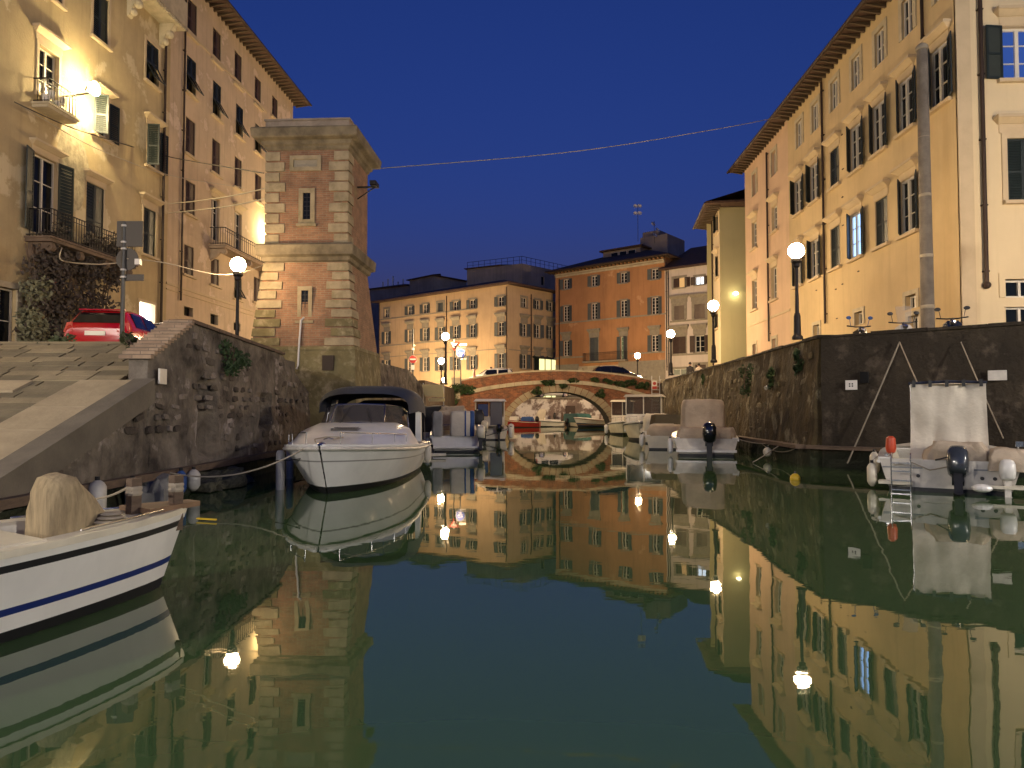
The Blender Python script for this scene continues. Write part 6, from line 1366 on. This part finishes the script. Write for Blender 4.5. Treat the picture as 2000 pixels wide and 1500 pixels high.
# ================================================================== VEHICLES
def car(label, body_m, x, y, z, rz, light=None, tail=True, L=4.05):
    t = thing('car', label, 'car', (x, y, z), R(rz)); k = L/4.05
    S = [(0,.34,.66,.86,.66,.80,.70),(.08,.27,.72,.98,.80,.86,.72),(.22,.24,.90,1.12,.84,.87,.70),(.50,.22,.94,1.42,.85,.87,.60),(1.0,.22,.93,1.49,.86,.875,.61),(1.8,.22,.91,1.50,.86,.875,.60),(2.35,.22,.89,1.40,.86,.87,.59),(2.95,.22,.88,1.02,.86,.86,.70),(3.4,.23,.78,.90,.85,.84,.68),(3.85,.28,.60,.72,.80,.78,.60),(4.05,.34,.50,.58,.66,.64,.5)]
    def half(s): yy, zl, zb, zt_, wl, wb, wt = s; return [(wl*.9,yy*k,zl),(wl,yy*k,zl+.1),(wb,yy*k,(zl+zb)/2+.05),(wb,yy*k,zb),(wt+.05,yy*k,zt_-.06),(wt-.06,yy*k,zt_),(0,yy*k,zt_+.02)]
    rings = []
    for s in S: h = half(s); rings.append([Vector(p) for p in h]+[Vector((-p[0],p[1],p[2])) for p in h[-2::-1]])
    MB().loft(rings).build('body', body_m, t, smooth=32)
    g = lambda x_, y_, z_: (x_, y_*k, z_)
    MB().hexa([g(-.66,.09,1.03),g(.66,.09,1.03),g(.66,.2,1.03),g(-.66,.2,1.03)], [g(-.56,.385,1.36),g(.56,.385,1.36),g(.56,.50,1.36),g(-.56,.50,1.36)]).build('rear_window', M['carglass'], t)
    MB().hexa([g(-.72,2.93,1.0),g(.72,2.93,1.0),g(.72,2.98,1.03),g(-.72,2.98,1.03)], [g(-.55,2.36,1.40),g(.55,2.36,1.40),g(.55,2.42,1.41),g(-.55,2.42,1.41)]).build('windscreen', M['carglass'], t)
    for sd in (-1,1):
        for ya, yb in ((.62,1.42),(1.5,2.35)):
            MB().hexa([g(sd*.84,ya,.96),g(sd*.84,yb+.25*(yb > 2),.95),g(sd*.89,yb+.25*(yb > 2),.95),g(sd*.885,ya,.96)], [g(sd*.64,ya+.05,1.38),g(sd*.64,yb,1.36),g(sd*.70,yb,1.36),g(sd*.70,ya+.05,1.38)]).build('side_window', M['carglass'], t)
        MB().hexa([g(sd*.58,-.03,.76),g(sd*.885,.10,.76),g(sd*.86,.2,.76),g(sd*.60,.16,.76)], [g(sd*.64,.07,1.04),g(sd*.83,.17,1.04),g(sd*.78,.3,1.04),g(sd*.6,.26,1.04)]).build('tail_light', M['tail'], t)
        hl = MB().hexa([g(sd*.50,3.80,.58),g(sd*.74,3.72,.58),g(sd*.70,3.94,.58),g(sd*.48,4.02,.58)], [g(sd*.50,3.70,.72),g(sd*.76,3.6,.72),g(sd*.74,3.8,.70),g(sd*.5,3.88,.70)]); hl.build('headlight', light or M['chrome'], t)
        MB().ball(g(sd*.96,2.45,.98), .11, 10, 6, .8, .7, .7).build('mirror', body_m, t)
        for yy in (.68, 3.25):
            w = MB(); w.X = Matrix.Translation(g(sd*.80-.1,yy,.31)) @ Matrix.Rotation(PI/2, 4, 'Y'); w.lathe([(.2,0),(.30,.0),(.32,.03),(.32,.17),(.30,.2),(.2,.2)], 20); wo_ = w.build('wheel', M['tyre'], t)
            r_ = MB(); r_.X = Matrix.Translation(g(sd*.80-.09,yy,.31)) @ Matrix.Rotation(PI/2, 4, 'Y'); r_.lathe([(.05,-.01),(.21,-.005),(.21,.19),(.05,.195)], 16); r_.build('rim', M['chrome'], wo_)
    MB().hexa([g(-.27,-.03,.66),g(.27,-.03,.66),g(.27,.06,.66),g(-.27,.06,.66)], [g(-.27,-.02,.78),g(.27,-.02,.78),g(.27,.1,.78),g(-.27,.1,.78)]).build('number_plate', M['plate'], t)
    MB().box(-.62,.62,-.03*k,.12,.30,.42).build('rear_diffuser', M['black'], t); MB().hexa([g(-.58,.32,1.42),g(.58,.32,1.42),g(.58,.6,1.46),g(-.58,.6,1.46)], [g(-.58,.33,1.455),g(.58,.33,1.455),g(.58,.62,1.505),g(-.58,.62,1.505)]).build('spoiler', body_m, t)
    return t
p = at_y(186, 640, 20.0); car('red hatchback parked at the top of the ramp, seen from behind', M['red'], p.x, 20.0, ZL, 8)
p = at_y(318, 640, 24.5); car('pale car behind the red hatchback by the lit doorway', M['carwhite'], p.x-.3, 23.6, ZL, -35)
bz = lambda x: ptop(x)-1.0
car('white hatchback crossing the bridge', M['carwhite'], .35, 57.2, 3.42, 88); car('dark car with lit headlights on the bridge', M['cardark'], 6.4, 56.9, 3.60, -86, light=lightmat('headlight_lit', (1,0.93,0.8), 30))
car('white parked car behind the peeling wall, seen through the arch', M['carwhite'], 2.5, 76.6, ZF, -90); car('pale parked car further left behind the peeling wall', M['carwhite'], -3.2, 76.6, ZF, -90)
def scooter(label, x, y, z, rz, body_m, screen=True, mir=None):
    t = thing('scooter', label, 'scooter', (x, y, z), R(rz))
    for yy in (0, 1.25):
        w = MB(); w.X = Matrix.Translation((-.06,yy,.25)) @ Matrix.Rotation(PI/2, 4, 'Y'); w.lathe([(.12,0),(.24,0),(.25,.06),(.24,.12),(.12,.12)], 18); w.build('wheel', M['tyre'], t)
    MB().loft([[(-.14,-.25,.4),(.14,-.25,.4),(.12,-.25,.75),(-.12,-.25,.75)],[(-.2,.15,.3),(.2,.15,.3),(.16,.15,.8),(-.16,.15,.8)],[(-.18,.6,.25),(.18,.6,.25),(.12,.6,.72),(-.12,.6,.72)],[(-.2,.8,.2),(.2,.8,.2),(.2,.8,.32),(-.2,.8,.32)],[(-.2,1.05,.25),(.2,1.05,.25),(.22,1.0,.9),(-.22,1.0,.9)],[(-.1,1.2,.5),(.1,1.2,.5),(.12,1.12,.98),(-.12,1.12,.98)]]).build('body', body_m, t, smooth=40)
    MB().loft([[(-.14,-.3,.76),(.14,-.3,.76),(.12,-.3,.84),(-.12,-.3,.84)],[(-.16,.55,.72),(.16,.55,.72),(.13,.55,.80),(-.13,.55,.80)]]).build('seat', M['black'], t)
    MB().tube([(-.36,.92,1.08),(-.12,1.02,1.04),(.12,1.02,1.04),(.36,.92,1.08)], .02, 6).tube([(0,1.05,.8),(0,1.0,1.05)], .05, 8).build('handlebar', M['black'], t)
    for sd in (-1,1):
        MB().tube([(sd*.26,.95,1.08),(sd*.30,.98,1.28)], .009, 5).ball((sd*.33,.98,1.31), .065, 10, 6, 1.2, .3, .8).build('mirror', mir or M['black'], t)
    if screen: MB().loft([[(-.17,1.10,1.02),(0,1.16,1.02),(.17,1.10,1.02)],[(-.2,.98,1.5),(0,1.03,1.5),(.2,.98,1.5)]], closed=False).build('windshield', CLEAR, t)
    MB().ball((0,1.15,.93), .08, 10, 6).build('headlamp', M['chrome'], t); return t
for u, Y, rz, m, scr, mir, lab in ((1658,20.9,185,'cardark',False,'bluetarp','dark scooter with a blue mirror behind the wall near the lamp'),(1765,19.9,165,'carwhite',True,None,'pale scooter with a clear windshield beside the tall post'),(1880,18.9,150,'cardark',False,None,'scooter whose handlebar shows above the wall right of the post')):
    p = at_y(u, 640, Y); scooter(lab, p.x, Y+.5, ZR, rz, M[m], scr, M[mir] if mir else None)

# ================================================================== PEOPLE (standing behind the parapets)
def person(label, x, y, z, rz, cloth, legs, h=1.72, head=None):
    t = thing('person', label, 'person', (x, y, z), R(rz)); s = h/1.72
    J = dict(p=(0,0,.92), c=(0,0,1.15), s=(0,0,1.38), n=(0,.01,1.47), hd=(0,.03,1.60), hl=(.09,0,.88), kl=(.10,.03,.48), al=(.10,-.02,.08), fl=(.11,.14,.04), hr=(-.09,0,.88), kr=(-.10,.06,.48), ar=(-.10,.02,.08), fr=(-.11,.18,.04),
             sl=(.18,0,1.38), el=(.23,-.02,1.10), wl=(.22,.08,.86), gl=(.21,.12,.77), sr=(-.18,0,1.38), er=(-.23,-.02,1.10), wr=(-.22,.08,.86), gr=(-.21,.12,.77))
    rad = dict(p=.14, c=.13, s=.13, n=.055, hd=.095, hl=.09, kl=.06, al=.045, fl=.04, hr=.09, kr=.06, ar=.045, fr=.04, sl=.07, el=.05, wl=.035, gl=.03, sr=.07, er=.05, wr=.035, gr=.03)
    names = list(J); E = [('p','c'),('c','s'),('s','n'),('n','hd'),('p','hl'),('hl','kl'),('kl','al'),('al','fl'),('p','hr'),('hr','kr'),('kr','ar'),('ar','fr'),('s','sl'),('sl','el'),('el','wl'),('wl','gl'),('s','sr'),('sr','er'),('er','wr'),('wr','gr')]
    me = bpy.data.meshes.new('body'); me.from_pydata([tuple(Vector(J[n])*s) for n in names], [(names.index(a), names.index(b_)) for a, b_ in E], []); me.materials.append(cloth)
    o = put('body', me, t); o.modifiers.new('skin', 'SKIN'); o.modifiers.new('subd', 'SUBSURF').levels = 1; o.modifiers['subd'].render_levels = 1
    for i, n in enumerate(names): me.skin_vertices[0].data[i].radius = (rad[n]*s, rad[n]*s); me.skin_vertices[0].data[i].use_root = (n == 'p')
    hd = MB().ball((0,.03*s,1.60*s), .105*s, 14, 10, .82, .98, 1.18); hd.ball((0,.135*s,1.58*s), .02*s, 6, 5); hd.build('head', M['skin'], t, smooth=60)
    MB().ball((0,.005*s,1.645*s), .112*s, 14, 8, .84, .96, .95).build('hair', M['hair'], t, smooth=60)
    b = MB()
    for sd in (-1,1): b.loft([[Vector((sd*(.095+.01*math.cos(a))+.085*math.cos(a)*q, .02+.085*math.sin(a)*q, zz*s)) for a in [2*PI*k/12 for k in range(12)]] for q, zz in ((.75,.09),(.85,.45),(1.1,.75),(1.2,.92))])
    b.build('trousers', legs, t, smooth=60); return t
p = at_y(1348, 725, 46); person('person in a dark jacket walking behind the right wall', p.x, 46, ZR, 10, M['cloth_dark'], M['cloth_dark']); p = at_y(1365, 725, 46.5); person('person in a pale top walking beside the dark jacket', p.x, 46.5, ZR, 0, M['cloth_pale'], M['cloth_dark'], 1.68)
person('dark haired person on the bridge behind the white hatchback', at_y(959,720,57.9).x, 57.9, 3.36, 60, M['cloth_dark'], M['cloth_blue']); person('person in pink and grey at the left end of the bridge', at_y(926,715,56.3).x, 56.3, 3.25, -80, mat('pink_cloth', (0.35,0.18,0.15), .9), M['cloth_dark'])
